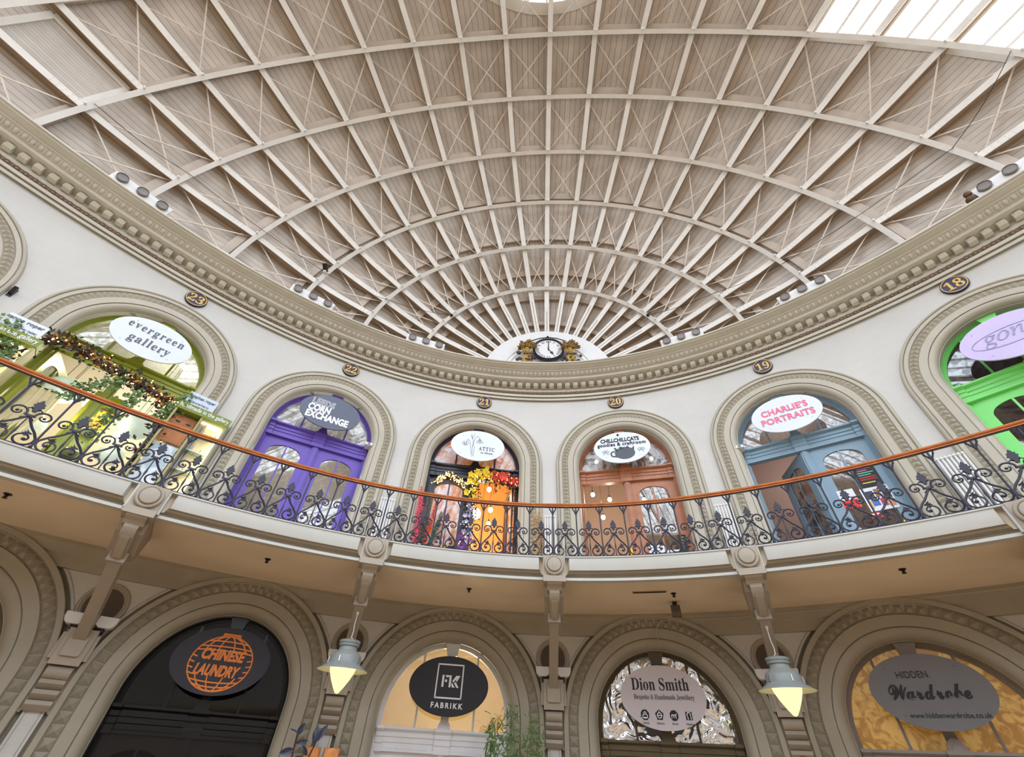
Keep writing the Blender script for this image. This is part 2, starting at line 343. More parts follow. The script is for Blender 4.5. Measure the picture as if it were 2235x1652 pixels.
# ribs running from the clock lunette to the far end of the roof
for k in RIBS:
    side = 'left' if k > 0 else 'right'
    lab = 'central flat white roof rib rising straight above the clock' if k == 0 else ('%s flat white roof rib %s of the central rib above the clock' % ({1: 'first'}.get(abs(k), ORD[abs(k)]), side))
    P0 = rs(0.0, rib_angle(k, 0.0), .1)
    rt = thing('roof_rib', lab, 'roof rib', tuple(P0), group='iron ribs fanning out from the clock', kind='structure')
    ts = np.concatenate([np.linspace(0, 8, 33), np.linspace(8.5, TEND, 32)])
    an = rib_angle(k, ts)
    C = rs(ts, an, .1); C2 = rs(ts, an, DK + .02); Nn = C2 - C; Nn /= np.linalg.norm(Nn, axis=1)[:, None]
    Tg = np.gradient(C, axis=0); Tg /= np.linalg.norm(Tg, axis=1)[:, None]
    Bn = np.cross(Tg, Nn)
    hw = .088
    def sec(pts): return np.stack([C + Bn * p + Nn * q for p, q in pts], 1)
    m = MB(); q0 = int(np.searchsorted(ts, .62 if k % 2 else .45)); S_ = sec([(-hw, 0), (hw, 0), (hw, .022), (-hw, .022)]); m.grid(S_[q0:], closed_v=True)
    for e in (-1, 1): m.grid(sec([(e * .011, 0), (e * hw, 0), (e * hw, .022), (e * .011, .022)])[:q0 + 1], closed_v=True)
    m.build('flange', IRON, rt, smooth=40)
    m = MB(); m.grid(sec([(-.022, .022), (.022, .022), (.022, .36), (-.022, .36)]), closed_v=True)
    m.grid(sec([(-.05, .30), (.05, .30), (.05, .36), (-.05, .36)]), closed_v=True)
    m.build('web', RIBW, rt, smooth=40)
    if k < 10:
        for i in range(0, 8):
            if i == 0: continue
            if is_sky(i + .5, k) or (i == 6 and k == 8): continue
            e0, e1 = .06, .94
            a = rs(i + e0, rib_angle(k, i + e0), .26); b = rs(i + e1, rib_angle(k + 1, i + e1), .26)
            c = rs(i + e0, rib_angle(k + 1, i + e0), .28); d = rs(i + e1, rib_angle(k, i + e1), .28)
            up = rs(i + .5, rib_angle(k + .5, i + .5), 1.0) - rs(i + .5, rib_angle(k + .5, i + .5), 0)
            m = MB(); m.bar(a, b, .036, .018, up); m.bar(c, d, .036, .018, up); m.build('cross_brace', BRAC, rt)
    # two rivet rows on the flange below each arch
    m = MB()
    for i in range(1, 7):
        for q in np.linspace(.10, .34, 5):
            for sgn in (-1, 1):
                tt = i + q; p = rs(tt, rib_angle(k, tt), .1); p2 = rs(tt, rib_angle(k, tt), 0.)
                nn = (p - p2) / np.linalg.norm(p - p2)
                tg = rs(tt + .01, rib_angle(k, tt), .1) - p; tg /= np.linalg.norm(tg); bb = np.cross(tg, nn)
                c = p + bb * sgn * .05 - nn * .004
                m.bar(c - tg * .009, c + tg * .009, .018, .016, nn)
    m.build('rivets', IRON, rt)
# arches across the hall under the ribs
BULB = paint('white_bulb_glass', (240, 240, 240), .3, 0)
bulb0 = None
for i in range(1, 8):
    aa = np.linspace(math.radians(-1), math.radians(181), 73)
    lab = 'white iron roof arch %s' % ('nearest the clock, crossing under the ribs' if i == 1 else ('%s from the clock, crossing under the ribs' % ORD[i]))
    P0 = rs(i, 0.0, 0.0)
    at_ = thing('roof_arch', lab, 'roof arch', tuple(P0), group='iron arches crossing the hall', kind='structure')
    C = rs(float(i), aa, 0.0); Nn = rs(float(i), aa, 1.0) - C; Nn[:, 1] *= .35; Nn /= np.linalg.norm(Nn, axis=1)[:, None]
    Yv = np.tile(np.array([0, 1.0, 0]), (len(aa), 1)); Yv = Yv - Nn * (Yv * Nn).sum(1, keepdims=True); Yv /= np.linalg.norm(Yv, axis=1)[:, None]
    def sec(pts): return np.stack([C + Yv * p + Nn * q for p, q in pts], 1)
    m = MB(); m.grid(sec([(-.065, -.02), (.065, -.02), (.065, .01), (-.065, .01)]), closed_v=True)
    m.grid(sec([(-.014, .01), (.014, .01), (.014, .10), (-.014, .10)]), closed_v=True)
    m.build('arch_beam', IRON, at_, smooth=40)
    for tp in {1: (.32, .88, 1.44), 2: (2.31,), 3: (3.19,), 4: (4.14,), 5: (5.12,), 6: (6.08,), 7: (7.07,)}[i]:
        for k in range(-10, 10):
            if is_sky(tp, k) or (tp > 5.5 and k == 8): continue
            w = np.array([0.03, .97]); an = rib_angle(k, tp) * (1 - w) + rib_angle(k + 1, tp) * w
            dtp = .1 / max(.3, np.linalg.norm(rs(tp + .05, PI / 2) - rs(tp - .05, PI / 2)) * 10) * (.75 if tp < 1 else 1.0)
            P = [rs(tp + q, an, o_) for o_ in (.31, DK) for q in (-dtp, dtp)]
            m = MB(); m.hexa([P[0][0], P[0][1], P[1][1], P[1][0], P[2][0], P[2][1], P[3][1], P[3][0]])
            m.build('purlin', TIMB, at_)
    if i == 7: continue
    for k in range(-9, 10):
        p = rs(float(i), rib_angle(k, float(i)), -.03) + np.array([0.0, -.07, -.01])
        if bulb0 is None:
            m = MB(); m.ball((0, 0, 0), .038, 8, 6); bulb0 = m.build('bulb', BULB, at_, smooth=60, off=(0, 0, 0)); bo = bulb0
        else:
            bo = bulb0.copy(); COL.objects.link(bo); bo.parent = at_
        bo.location = tuple(p - P0)
# skylights: the great one over the right side of the hall, and an unseen twin added on the left to brighten the lower wall and fanlight reflections
for name, lab, ks, ta, tb in (('window_1', 'large bright glazed skylight in the roof at upper right', range(-10, -5), 6.0, 18.0), ('window_3', 'bright glazed skylight on the left of the roof behind the photographer', range(5, 10), 8.0, 17.0)):
    sk = thing(name, lab, 'skylight', tuple(rs(ta, rib_angle(ks[-1], ta), DK)), kind='structure')
    n_t = int((tb - ta) * 3) + 1
    for k0 in ks:
        m = MB(); ts = np.linspace(ta + .04, tb - .04, n_t); w = np.linspace(0.03, .97, 4)
        AA = rib_angle(k0, ts)[:, None] * (1 - w) + rib_angle(k0 + 1, ts)[:, None] * w
        m.grid(rs(np.repeat(ts[:, None], 4, 1), AA, DK + .12)); m.build('pane', SKYG, sk)
        m = MB()
        for wq in (.04, .33, .62, .96):
            AA = rib_angle(k0, ts) * (1 - wq) + rib_angle(k0 + 1, ts) * wq
            for j in range(len(ts) - 1):
                m.bar(rs(ts[j], AA[j], DK + .05), rs(ts[j + 1], AA[j + 1], DK + .05), .075, .13, rs(ts[j], AA[j], 1.0) - rs(ts[j], AA[j], 0))
        m.build('glazing_bar', IRON, sk)
    m = MB()
    for k0 in ks:
        for tt in (ta + .03, tb - .03):
            lo = rs(tt, rib_angle(np.float64(k0), tt), DK + .03); hi = rs(tt, rib_angle(np.float64(k0 + 1), tt), DK + .03)
            m.bar(lo, hi, .16, .14)
    m.build('skylight_frame', IRON, sk)
# oval rooflight at the crown
oc = thing('window_2', 'bright oval rooflight at the crown of the roof, top centre', 'skylight', (OC[0], OC[1], 20.5 + 0), kind='structure')
def crown(x, y):
    """height of the deck above plan point x, y"""
    t = np.interp(-y, [-q for q in _ky], np.arange(len(_ky)))
    R, h = spline(_kR, t), spline(_kh, t)
    return RZC + ZO + h * math.sqrt(max(0, 1 - ((x - RX0) / R) ** 2)) + DK + .01
m = MB(); th = np.linspace(0, 2 * PI, 97)[:-1]
G = []
for gr in (-.20, .14):
    for dz in ((-.14, .16) if gr < 0 else (.16, -.02)):
        G.append([(OC[0] + (OC[2] + gr) * math.cos(q), OC[1] + (OC[3] + gr) * math.sin(q), crown(OC[0] + (OC[2] + gr) * math.cos(q), OC[1] + (OC[3] + gr) * math.sin(q)) + dz) for q in th])
m.grid(np.array(G), closed_u=True, closed_v=True); m.build('curb', IRON, oc, smooth=40)
m = MB(); G = []
for q in np.linspace(0, 1, 7):
    G.append([(OC[0] + (OC[2] - .1) * q * math.cos(t_), OC[1] + (OC[3] - .1) * q * math.sin(t_), crown(OC[0] + (OC[2] - .1) * q * math.cos(t_), OC[1] + (OC[3] - .1) * q * math.sin(t_)) + .14) for t_ in th])
m.grid(np.array(G), closed_v=True); m.build('pane', SKYG, oc)
m = MB()
for x in np.arange(-7.92, 8.0, .66):
    hl = OC[3] * math.sqrt(1 - (x / OC[2]) ** 2)
    ys = np.linspace(OC[1] - hl, OC[1] + hl, 9)
    for a, b in zip(ys[:-1], ys[1:]): m.bar((x + OC[0], a, crown(x, a) + .06), (x + OC[0], b, crown(x, b) + .06), .07, .12)
m.build('glazing_bar', IRON, oc)
# louvred panel between two ribs on the left
lv = thing('louvre_panel', 'framed panel of narrow slats between two roof ribs at upper left', 'louvre panel', tuple(rs(6.2, rib_angle(8.5, 6.2), DK)), kind='structure')
w4 = np.linspace(.14, .86, 5); ts = np.linspace(6.14, 6.92, 7)
AA = rib_angle(8, ts)[:, None] * (1 - w4) + rib_angle(9, ts)[:, None] * w4
P = rs(np.repeat(ts[:, None], 5, 1), AA, DK - .03)
U = np.repeat((w4 * 1.9)[None, :], 7, 0); m = MB(); m.grid(P, uv=np.stack([U, -P[:, :, 1]], -1)); m.build('slats', SLATS, lv)
m = MB()
for ta, wa, tb, wb in ((6.12, .1, 6.12, .9), (6.94, .1, 6.94, .9), (6.12, .1, 6.94, .1), (6.12, .9, 6.94, .9)):
    for q in range(4):
        t0, t1 = ta + (tb - ta) * q / 4, ta + (tb - ta) * (q + 1) / 4; v0, v1 = wa + (wb - wa) * q / 4, wa + (wb - wa) * (q + 1) / 4
        p = rs(t0, rib_angle(8, t0) * (1 - v0) + rib_angle(9, t0) * v0, DK - .05); p2 = rs(t1, rib_angle(8, t1) * (1 - v1) + rib_angle(9, t1) * v1, DK - .05)
        m.bar(p, p2, .15, .08, rs(t0, rib_angle(8.5, t0), 1) - rs(t0, rib_angle(8.5, t0), 0))
m.build('panel_frame', IRON, lv)

# lunette plate at the end of the roof, with the clock
lu = thing('trim_1', 'white half-round plate behind the clock where the roof ribs meet', 'lunette', (RX0, 27.45, 9.3 + ZO), kind='structure')
m = MB(); th = np.linspace(0, PI, 41)
def half(r, y, z0=9.2): return [(RX0 + r * 1.02 * math.cos(q), y, 9.6 + ZO + r * .985 * math.sin(q)) for q in th]
m.grid(np.array([half(2.16, 27.6), half(2.16, 27.42), half(1.52, 27.42), half(1.49, 27.46), half(1.40, 27.46), half(1.37, 27.50), half(.01, 27.50)]))
m.box(RX0 - 2.3, RX0 + 2.3, 27.5, 27.6, 9.2 + ZO, 9.62 + ZO)
m.build('plate', WHITE, lu, smooth=30)

# ------------------------------------------------------------------ floor, walls
m = MB(); th = np.linspace(0, 1, 161)[:-1] * LOOP
ring = wp(th, 0, -ZO); m.add([tuple(p) for p in ring], [tuple(range(len(ring)))[::-1]])
tag(m.build('floor', FLOOR), 'timber floor of the hall', 'floor', kind='structure')
KU = [-3, -2, -1, 0, 1, 2]                 # bays with a built doorway: bay centre at (k + .5) * BAY
RO = 1.42; RG = 1.95
def wall_bay(m, s0, zs, zb, zt, hole, RO=RO):
    def strip(us, zlo):
        us = np.asarray(us); zlo = np.broadcast_to(zlo, us.shape)
        lo = wp(s0 + us, 0, zlo); hi = wp(s0 + us, 0, zt)
        m.grid(np.stack([lo, hi], 1), uv=np.stack([np.stack([s0 + us, zlo], -1), np.stack([s0 + us, np.full(us.shape, zt)], -1)], 1))
    h = BAY / 2
    if not hole: strip(np.linspace(-h, h, 13), zb); return
    strip(np.linspace(-h, -RO, 5), zb); strip(np.linspace(RO, h, 5), zb)
    u = -RO * np.cos(np.linspace(0, PI, 33)); strip(u, zs + np.sqrt(np.maximum(0, RO**2 - u**2)))
UZ, GZ = 6.20, .62
m = MB()
for k in range(-4, 4): wall_bay(m, (k + .5) * BAY, UZ, 2.5, 9.3, k in KU + [-4])
rest = np.linspace(4 * BAY, LOOP - 4 * BAY, 90)
m.grid(np.stack([wp(rest, 0, 2.5), wp(rest, 0, 9.3)], 1), uv=np.stack([np.stack([rest, 0 * rest + 2.5], -1), np.stack([rest, 0 * rest + 9.3], -1)], 1))
tag(m.build('wall_upper', WALL), 'cream painted brick wall of the gallery floor, curving round the hall', 'wall', kind='structure')
m = MB()
for k in range(-4, 4): wall_bay(m, (k + .5) * BAY, GZ, -ZO, 2.6, -3 <= k <= 1, RG)
m.grid(np.stack([wp(rest, 0, -ZO), wp(rest, 0, 2.6)], 1), uv=np.stack([np.stack([rest, 0 * rest - ZO], -1), np.stack([rest, 0 * rest + 2.6], -1)], 1))
tag(m.build('wall_lower', WALL), 'cream painted wall of the ground floor under the gallery', 'wall', kind='structure')

# frieze between the lower arches and the soffit
SR = np.linspace(-4 * BAY, 4 * BAY, 241)
def sweep(m, prof, ss, closed=False):
    m.grid(np.stack([wp(ss, d, z) for d, z in prof], 1), closed_v=closed)
m = MB(); sweep(m, [(-.02, 2.09), (.04, 2.10), (.04, 2.27), (.055, 2.29), (.07, 2.31), (.075, 2.40), (.10, 2.44), (.10, 2.52)], SR)
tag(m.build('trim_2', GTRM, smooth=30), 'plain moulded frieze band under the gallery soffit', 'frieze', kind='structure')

# gallery slab and fascia
m = MB(); full = np.linspace(0, LOOP, 321)
m.grid(np.stack([wp(full, d, z) for d, z in [(0, 2.5), (2.55, 2.5), (2.55, 2.78), (0, 2.78)]], 1))
tag(m.build('balcony_slab', SOFF, smooth=30), 'tan underside and deck of the gallery running round the hall', 'gallery', kind='structure')
STONE = paint('brown_recess_paint', (150, 138, 118), .5, .05)  # browner tone than the fascia panels above it
fa = thing('trim_3', 'pale moulded gallery edge below the dark iron railing', 'fascia', tuple(wp(0, BALC, 2.4)), kind='structure')
m = MB(); sweep(m, [(2.48, 2.40), (2.60, 2.40), (2.60, 2.44), (2.585, 2.448), (2.52, 2.455), (2.52, 2.765), (2.67, 2.765), (2.67, 2.785), (2.40, 2.785)], np.linspace(-4 * BAY, 4 * BAY, 241)); m.build('edge_band', FASC, fa, smooth=30)
for k in range(-4, 4):
    s0 = (k + .5) * BAY; e = BAY / 2 - .33
    m = MB(); us = np.linspace(-e, e, 25)
    def face(du, d, z): return wp(s0 + us * (e - du) / e, d, z)
    m.grid(np.stack([face(.02, 2.65, 2.55), face(.03, 2.655, 2.56), face(.03, 2.655, 2.765)], 1))
    for q in (0, -1):
        P = [face(0, 2.62, 2.545)[q], face(.03, 2.655, 2.56)[q], face(.03, 2.655, 2.765)[q], face(0, 2.52, 2.765)[q]]
        m.add(P, [(0, 1, 2, 3)])
    m.build('fascia_panel', FASC, fa, smooth=30)
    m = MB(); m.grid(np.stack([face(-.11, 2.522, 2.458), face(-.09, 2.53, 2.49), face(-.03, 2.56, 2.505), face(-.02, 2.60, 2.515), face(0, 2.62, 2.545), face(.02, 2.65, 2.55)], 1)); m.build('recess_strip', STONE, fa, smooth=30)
    for u0 in (-BAY / 2 + .20, BAY / 2 - .26):
        m = MB(); P = []
        for z in (2.42, 2.775):
            P += [wp(s0 + u0, 2.58, z), wp(s0 + u0 + .06, 2.58, z), wp(s0 + u0 + .06, 2.665, z), wp(s0 + u0, 2.665, z)]
        m.hexa(P); m.build('end_strip', FASC, fa)

# ------------------------------------------------------------------ cornice
CR = np.linspace(-15.5, 15.5, 311)
co = thing('cornice', 'deep moulded cornice with blocks and beads running round the hall below the roof', 'cornice', tuple(wp(0, .0, 8.6)), kind='structure')
m = MB()
prof = [(-.02, 8.70), (.058, 8.70), (.058, 8.615), (.085, 8.615), (.085, 8.69), (.065, 8.695), (.065, 8.775), (.120, 8.775), (.120, 8.705), (.145, 8.705), (.145, 8.785), (.10, 8.795), (.155, 8.885), (.17, 8.875), (.19, 8.90), (.19, 8.965), (.17, 8.975), (.17, 9.10), (.53, 9.11), (.53, 9.105), (.545, 9.12), (.545, 9.19), (.56, 9.20), (.60, 9.215), (.66, 9.25), (.70, 9.285), (.745, 9.288), (.75, 9.295), (.75, 9.325), (.78, 9.326), (.84, 9.335), (.89, 9.35), (.94, 9.352), (.945, 9.36), (.945, 9.385), (.995, 9.386), (1.0, 9.39), (1.0, 9.425), (.95, 9.428), (-.9, 9.43)]
sweep(m, prof, CR); m.build('moulding', CORN, co, smooth=25)
rr = np.linspace(15.5, LOOP - 15.5, 160)
m = MB(); sweep(m, [(0, 8.62), (.17, 8.9), (.17, 9.10), (.53, 9.11), (.55, 9.2), (.9, 9.36), (1.0, 9.42), (-.9, 9.43)], rr); m.build('plain_moulding', CORN, co, smooth=25)
# blocks (dentils): a pyramid on the face, rounded underneath
sp = .262; n_d = 118
def dentil(m, s):
    hw = .075
    def q(u, d, z): return wp(s + u, d, z)
    V = []
    for u in (-hw, hw):
        V += [q(u, .18, 9.10), q(u, .18, 8.99), q(u, .27, 8.965), q(u, .36, 8.975), q(u, .385, 9.0), q(u, .385, 9.10)]
    m.add(V, [(0, 1, 7, 6), (1, 2, 8, 7), (2, 3, 9, 8), (3, 4, 10, 9), (0, 5, 4, 3, 2, 1), (6, 7, 8, 9, 10, 11)])
    m.add([q(-hw, .385, 9.0), q(hw, .385, 9.0), q(hw, .385, 9.10), q(-hw, .385, 9.10), q(0, .435, 9.05)], [(0, 1, 4), (1, 2, 4), (2, 3, 4), (3, 0, 4)])
ds = sorted([(j - n_d / 2 + .5) * sp for j in range(n_d)], key=abs)
for s in ds[:18] + ds[18:][::1][-82:]:
    pass
for s in sorted(ds, key=lambda s: -abs(s))[:100]:
    m = MB(); dentil(m, s); m.build('dentil', CORN, co)
m = MB()
for s in sorted(ds, key=lambda s: -abs(s))[100:]: dentil(m, s)
tag(m.build('dentil_row', CORN, co), kind='stuff')
m = MB()
for s in np.arange(-15.5, 15.5, .158):
    c = wp(s, .145, 8.835); t_ = wp(s + .01, .145, 8.835) - c; t_ /= np.linalg.norm(t_)
    n_ = wp(s, 1, 8.835) - wp(s, 0, 8.835); nn = n_ * .82 + np.array([0, 0, -.57])
    Mx = Matrix([list(t_), list(np.cross(nn, t_)), list(nn)]).transposed().to_4x4(); Mx.translation = Vector(tuple(c - nn * .012))
    m.lathe([(.060, -.005), (.058, .016), (.050, .018), (.047, .002), (.038, .002), (.033, .024), (.014, .040), (.001, .041)], 9, Mx)
    c2 = wp(s + .079, .13, 8.835); m.bar(c2 - t_ * .012 + nn * 0, c2 + t_ * .012, .05, .03, nn)
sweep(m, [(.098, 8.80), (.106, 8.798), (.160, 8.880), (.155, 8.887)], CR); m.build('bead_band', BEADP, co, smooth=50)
m = MB()
for s in np.arange(-15.5, 15.5, .145):
    c = wp(s, .635, 9.245); n_ = wp(s, 1, 0) - wp(s, 0, 0)
    t_ = np.array([-n_[1], n_[0], 0])
    ax = n_ * .80 + np.array([0, 0, .60]); oo = n_ * .60 + np.array([0, 0, -.80])
    G = []
    for a in np.linspace(0, PI, 6):
        G.append([c + ax * (-.072 * math.cos(a)) + (t_ * math.cos(b_) * .046 + oo * math.sin(b_) * .055) * math.sin(a) ** .7 for b_ in np.linspace(-.2, PI + .2, 6)])
    m.grid(np.array(G))
    c2 = wp(s + .0725, .64, 9.25)
    m.bar(c2 - ax * .07 + oo * .005, c2 + ax * .075 + oo * .005, .022, .03, oo)
m.build('egg_band', CORN, co, smooth=60)

# ------------------------------------------------------------------ arched door surrounds
SPROF = [(1.245, -.34), (1.245, -.06), (1.255, -.055), (1.262, -.03), (1.28, .02), (1.32, .06), (1.37, .078), (1.39, .075), (1.392, .05), (1.405, .05), (1.408, .09), (1.545, .09), (1.55, .045), (1.715, .045), (1.72, .09), (1.79, .09), (1.793, .05), (1.808, .05), (1.812, .085), (1.83, .10), (1.855, .09), (1.875, .06), (1.885, .0)]
GPROF = [(1.245, -.34), (1.245, -.06), (1.255, -.055), (1.262, -.03), (1.285, .02), (1.33, .065), (1.39, .085), (1.425, .082), (1.427, .055), (1.44, .055), (1.443, .10), (1.615, .105), (1.62, .055), (1.80, .055), (1.805, .11), (1.882, .115), (1.89, .105), (1.892, .0), (1.905, -.05), (1.93, -.07), (1.965, -.06), (1.99, .012)]
def station(zs, zb, r, q):
    """q: list of (kind, value) -> u, z for radius r"""
    k, v = q
    if k == 'L': return -r, v
    if k == 'R': return r, v
    return r * math.cos(v), zs + r * math.sin(v)
def surround(s0, zs, zb, name, lab, extra=0.0, zclip=None):
    st = [('L', z) for z in np.linspace(zb, zs, 6)[:-1]] + [('A', a) for a in np.linspace(PI, 0, 49)] + [('R', z) for z in np.linspace(zs, zb, 6)[1:]]
    su = thing(name, lab, 'door surround', tuple(wp(s0, 0, zb)), kind='structure')
    G = []
    PR = GPROF if extra else SPROF
    for q in st:
        row = []
        for r, d in PR:
            u, z = station(zs, zb, r, q); row.append(wp(s0 + u, d, z))
        G.append(row)
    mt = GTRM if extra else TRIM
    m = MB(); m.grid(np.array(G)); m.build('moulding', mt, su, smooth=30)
    m = MB(); rm, h, pit, d0, d1 = (1.71, .084, .15, .056, .145) if extra else (1.633, .076, .108, .046, .118)
    spots = []
    nj, na_ = int((zs - zb) / pit), int(PI * rm / pit)
    for j in range(nj):
        z = zs - (j + .5) * pit; spots += [('L', z, pit * .48), ('R', z, pit * .48)]
    for j in range(na_): spots.append(('A', PI * (j + .5) / na_, pit * .48))
    for k, v, hh in spots:
        if k == 'A':
            da = hh / rm
            C4 = [(r * math.cos(a), zs + r * math.sin(a)) for r, a in ((rm - h, v - da), (rm + h, v - da), (rm + h, v + da), (rm - h, v + da))]; ap = (rm * math.cos(v), zs + rm * math.sin(v))
        else:
            sg = -1 if k == 'L' else 1
            C4 = [(sg * (rm + a), v + b) for a, b in ((-h, -hh), (h, -hh), (h, hh), (-h, hh))]; ap = (sg * rm, v)
        P = [wp(s0 + u, d0, z) for u, z in C4] + [wp(s0 + ap[0], d1, ap[1])]
        m.add(P, [(0, 1, 4), (1, 2, 4), (2, 3, 4), (3, 0, 4)])
    m.build('pyramid_band', mt, su)
    return su
NUMB = {-3: '23', -2: '22', -1: '21', 0: '20', 1: '19', 2: '18'}
for k in [-4] + KU:
    lab = 'stone coloured arched surround with pyramid studs at gallery door %s' % NUMB[k] if k in NUMB else 'stone coloured arched surround at the far left edge of the gallery'
    surround((k + .5) * BAY, UZ, 2.78, 'door_surround', lab)
GN = {-3: 'at the lower left edge of the picture', -2: 'round the black shop front', -1: 'round the white shop front', 0: 'round the mirrored fanlight', 1: 'round the gold lit fanlight'}
for k in range(-3, 2):
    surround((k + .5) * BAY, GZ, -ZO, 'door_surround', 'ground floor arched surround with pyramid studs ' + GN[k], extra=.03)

# ------------------------------------------------------------------ brackets, roundels, uplights under the gallery
ROUNDRIM = paint('stained_roundel_rim', (128, 116, 102), .6, .12); ROUNDBACK = paint('dark_stained_roundel', (92, 80, 70), .7, .15)  # darker browns; the second colours the roundel backing
BW = {-3: 'cut by the left edge', -2: 'left of the black shop front', -1: 'behind the left pendant lamp', 0: 'between the white shop front and the mirrored fanlight', 1: 'behind the right pendant lamp', 2: 'at the right edge of the picture'}
for k in range(-2, 3):
    s0 = k * BAY
    b = wthing('gallery_bracket', 'carved strut bracket holding the gallery ' + BW[k], 'bracket', s0, .25, group='brackets under the gallery', d=0)
    m = MB(); m.box(-.185, .185, -2.69, -2.5, 2.44, 2.79); m.build('head_block', BRKT, b)
    m = MB(); Mx = Matrix.Translation((0, -2.69, 2.615)) @ Matrix.Rotation(PI / 2, 4, 'X')
    m.lathe([(.172, -.01), (.172, .03), (.165, .05), (.150, .06), (.13, .055), (.125, .045), (.118, .07), (.112, .085), (.06, .095), (.001, .097)], 32, Mx); m.build('roundel', BRKT, b, smooth=35)
    m = MB(); m.box(-.19, .19, -2.73, -2.4, 2.345, 2.44)
    m.prism_yz([(-2.70, 2.345), (-2.68, 2.32), (-2.60, 2.29), (-2.55, 2.25), (-2.3, 2.25), (-2.3, 2.345)], -.125, .125); m.build('cap', BRKT, b)
    m = MB(); m.prism_yz([(-2.5, 2.5), (-2.47, 2.30), (-2.36, 2.20), (-2.10, 2.10), (-1.90, 2.02), (-1.68, 2.0), (-1.5, 2.14), (-1.2, 2.5)], -.165, .165); m.build('arm', BRKT, b)
    m = MB(); m.prism_yz([(-2.56, 2.26), (-2.57, 2.21), (-2.53, 2.15), (-2.45, 2.10), (-2.30, 2.05), (-2.10, 1.99), (-1.98, 1.95), (-1.90, 1.94), (-1.86, 2.0), (-1.95, 2.1), (-2.3, 2.27)], -.085, .085)
    m.prism_yz([(-2.50, 2.14), (-2.45, 2.08), (-2.02, 1.935), (-1.97, 1.98)], -.055, .055); m.build('scroll', BRKT, b, smooth=40)
    m = MB(); m.prism_yz([(-1.95, 2.04), (-1.90, 1.93), (-.24, 1.12), (-.24, 1.40), (-.6, 1.56), (-1.7, 2.09)], -.082, .082)
    m.box(-.11, .11, -1.98, -1.82, 1.90, 2.04); m.build('strut', BRKT, b)
    m = MB(); m.box(-.24, .24, -.20, 0, .90, 1.24); m.box(-.19, .19, -.25, 0, .83, 1.30); m.build('foot_plate', BRKT, b)
    m = MB(); out = []
    for cx, cz, a0 in ((.09, 1.17, 0), (-.09, 1.17, 90), (-.09, .97, 180), (.09, .97, 270)):
        for a in (0, 30, 60, 90): out.append((cx + .03 * math.cos(math.radians(a0 + a)), cz + .03 * math.sin(math.radians(a0 + a))))
    m.prism(out[::-1], -.30, -.24); m.build('tablet', BRKT, b)
    m = MB()
    m.prism_yz([(-.0, .83)] + [(-.12 - .10 * math.sin(a), .745 + .085 * math.cos(a)) for a in np.linspace(0, PI, 9)] + [(0, .66)], -.155, .155)
    for j in range(3):
        z1 = .66 - j * .125
        m.prism_yz([(0, z1), (-.14 + j * .012, z1 - .0), (-.16 + j * .012, z1 - .05), (-.155 + j * .012, z1 - .055), (-.05, z1 - .12), (0, z1 - .12)], -.155, .155)
    m.box(-.20, -.155, -.05, 0, .27, .83); m.box(.155, .20, -.05, 0, .27, .83)
    m.build('corbel', BRKT, b, smooth=25)
    # recessed roundel behind the strut
    r = wthing('wall_roundel', 'round moulded recess in the wall behind the bracket ' + BW[k], 'roundel', s0, 1.66, group='roundels behind the brackets', kind='structure')
    m = MB(); Mx = Matrix.Translation((0, -.0, 1.68)) @ Matrix.Rotation(PI / 2, 4, 'X')
    m.lathe([(.345, -.01), (.345, .02), (.325, .045), (.30, .05), (.285, .03), (.27, .03), (.262, .015), (.255, -.0)], 36, Mx); m.build('rim', BRKT, r, smooth=30)
    m = MB(); m.lathe([(.258, .0), (.25, .004), (.001, .006)], 36, Mx); m.build('backing', ROUNDBACK, r)
    # pair of white uplights clipped to the strut
    u_ = wthing('uplight', 'pair of white half-round uplights on the bracket ' + BW[k].replace('between the white shop front and the mirrored fanlight', 'left of the mirrored fanlight'), 'wall light', s0, 1.30, group='white uplights on the brackets')
    for sg in (-1, 1):
        m = MB(); o = [(.085, 1.49), (.345, 1.49), (.34, 1.42), (.315, 1.365), (.27, 1.34), (.13, 1.34), (.085, 1.375)]
        o = [(sg * x, z) for x, z in o]
        m.prism(o if sg < 0 else o[::-1], -.34, -.12); m.build('lamp_bowl', WHITE, u_)
        m = MB(); m.box(min(sg * .13, sg * .22), max(sg * .13, sg * .22), -.24, 0, 1.29, 1.345); m.build('clip', DARK, u_)

# ------------------------------------------------------------------ balustrade
ba = thing('balustrade', 'dark cast iron scroll railing with a polished timber handrail along the gallery', 'railing', tuple(wp(0, BALC, 2.785)))
ss = np.linspace(-3.4 * BAY, 3.3 * BAY, 260)
m = MB(); hp = []
for a in np.linspace(0, 2 * PI, 17)[:-1]: hp.append((BALC + .048 * math.cos(a), 3.80 + .03 * math.sin(a)))
m.grid(np.stack([wp(ss, d, z) for d, z in hp], 1), closed_v=True)
m.grid(np.stack([wp(ss, BALC + d, z) for d, z in ((-.03, 3.772), (.03, 3.772), (.034, 3.757), (-.034, 3.757))], 1), closed_v=True); m.build('handrail', WOOD, ba, smooth=35)
m = MB(); m.grid(np.stack([wp(ss, BALC + d, z) for d, z in ((-.03, 2.785), (.03, 2.785), (.03, 2.815), (.012, 2.828), (-.012, 2.828), (-.03, 2.815))], 1), closed_v=True)
m.grid(np.stack([wp(ss, BALC + d, z) for d, z in ((-.015, 3.745), (.015, 3.745), (.015, 3.757), (-.015, 3.757))], 1), closed_v=True); m.build('bottom_rail', BLACKIRON, ba, smooth=30)
SPB = BAY / 7
def P0(o3): return np.array(o3)
m = MB(); m.tube([(0, 0, 2.82), (0, 0, 3.66)], .0135, 8)
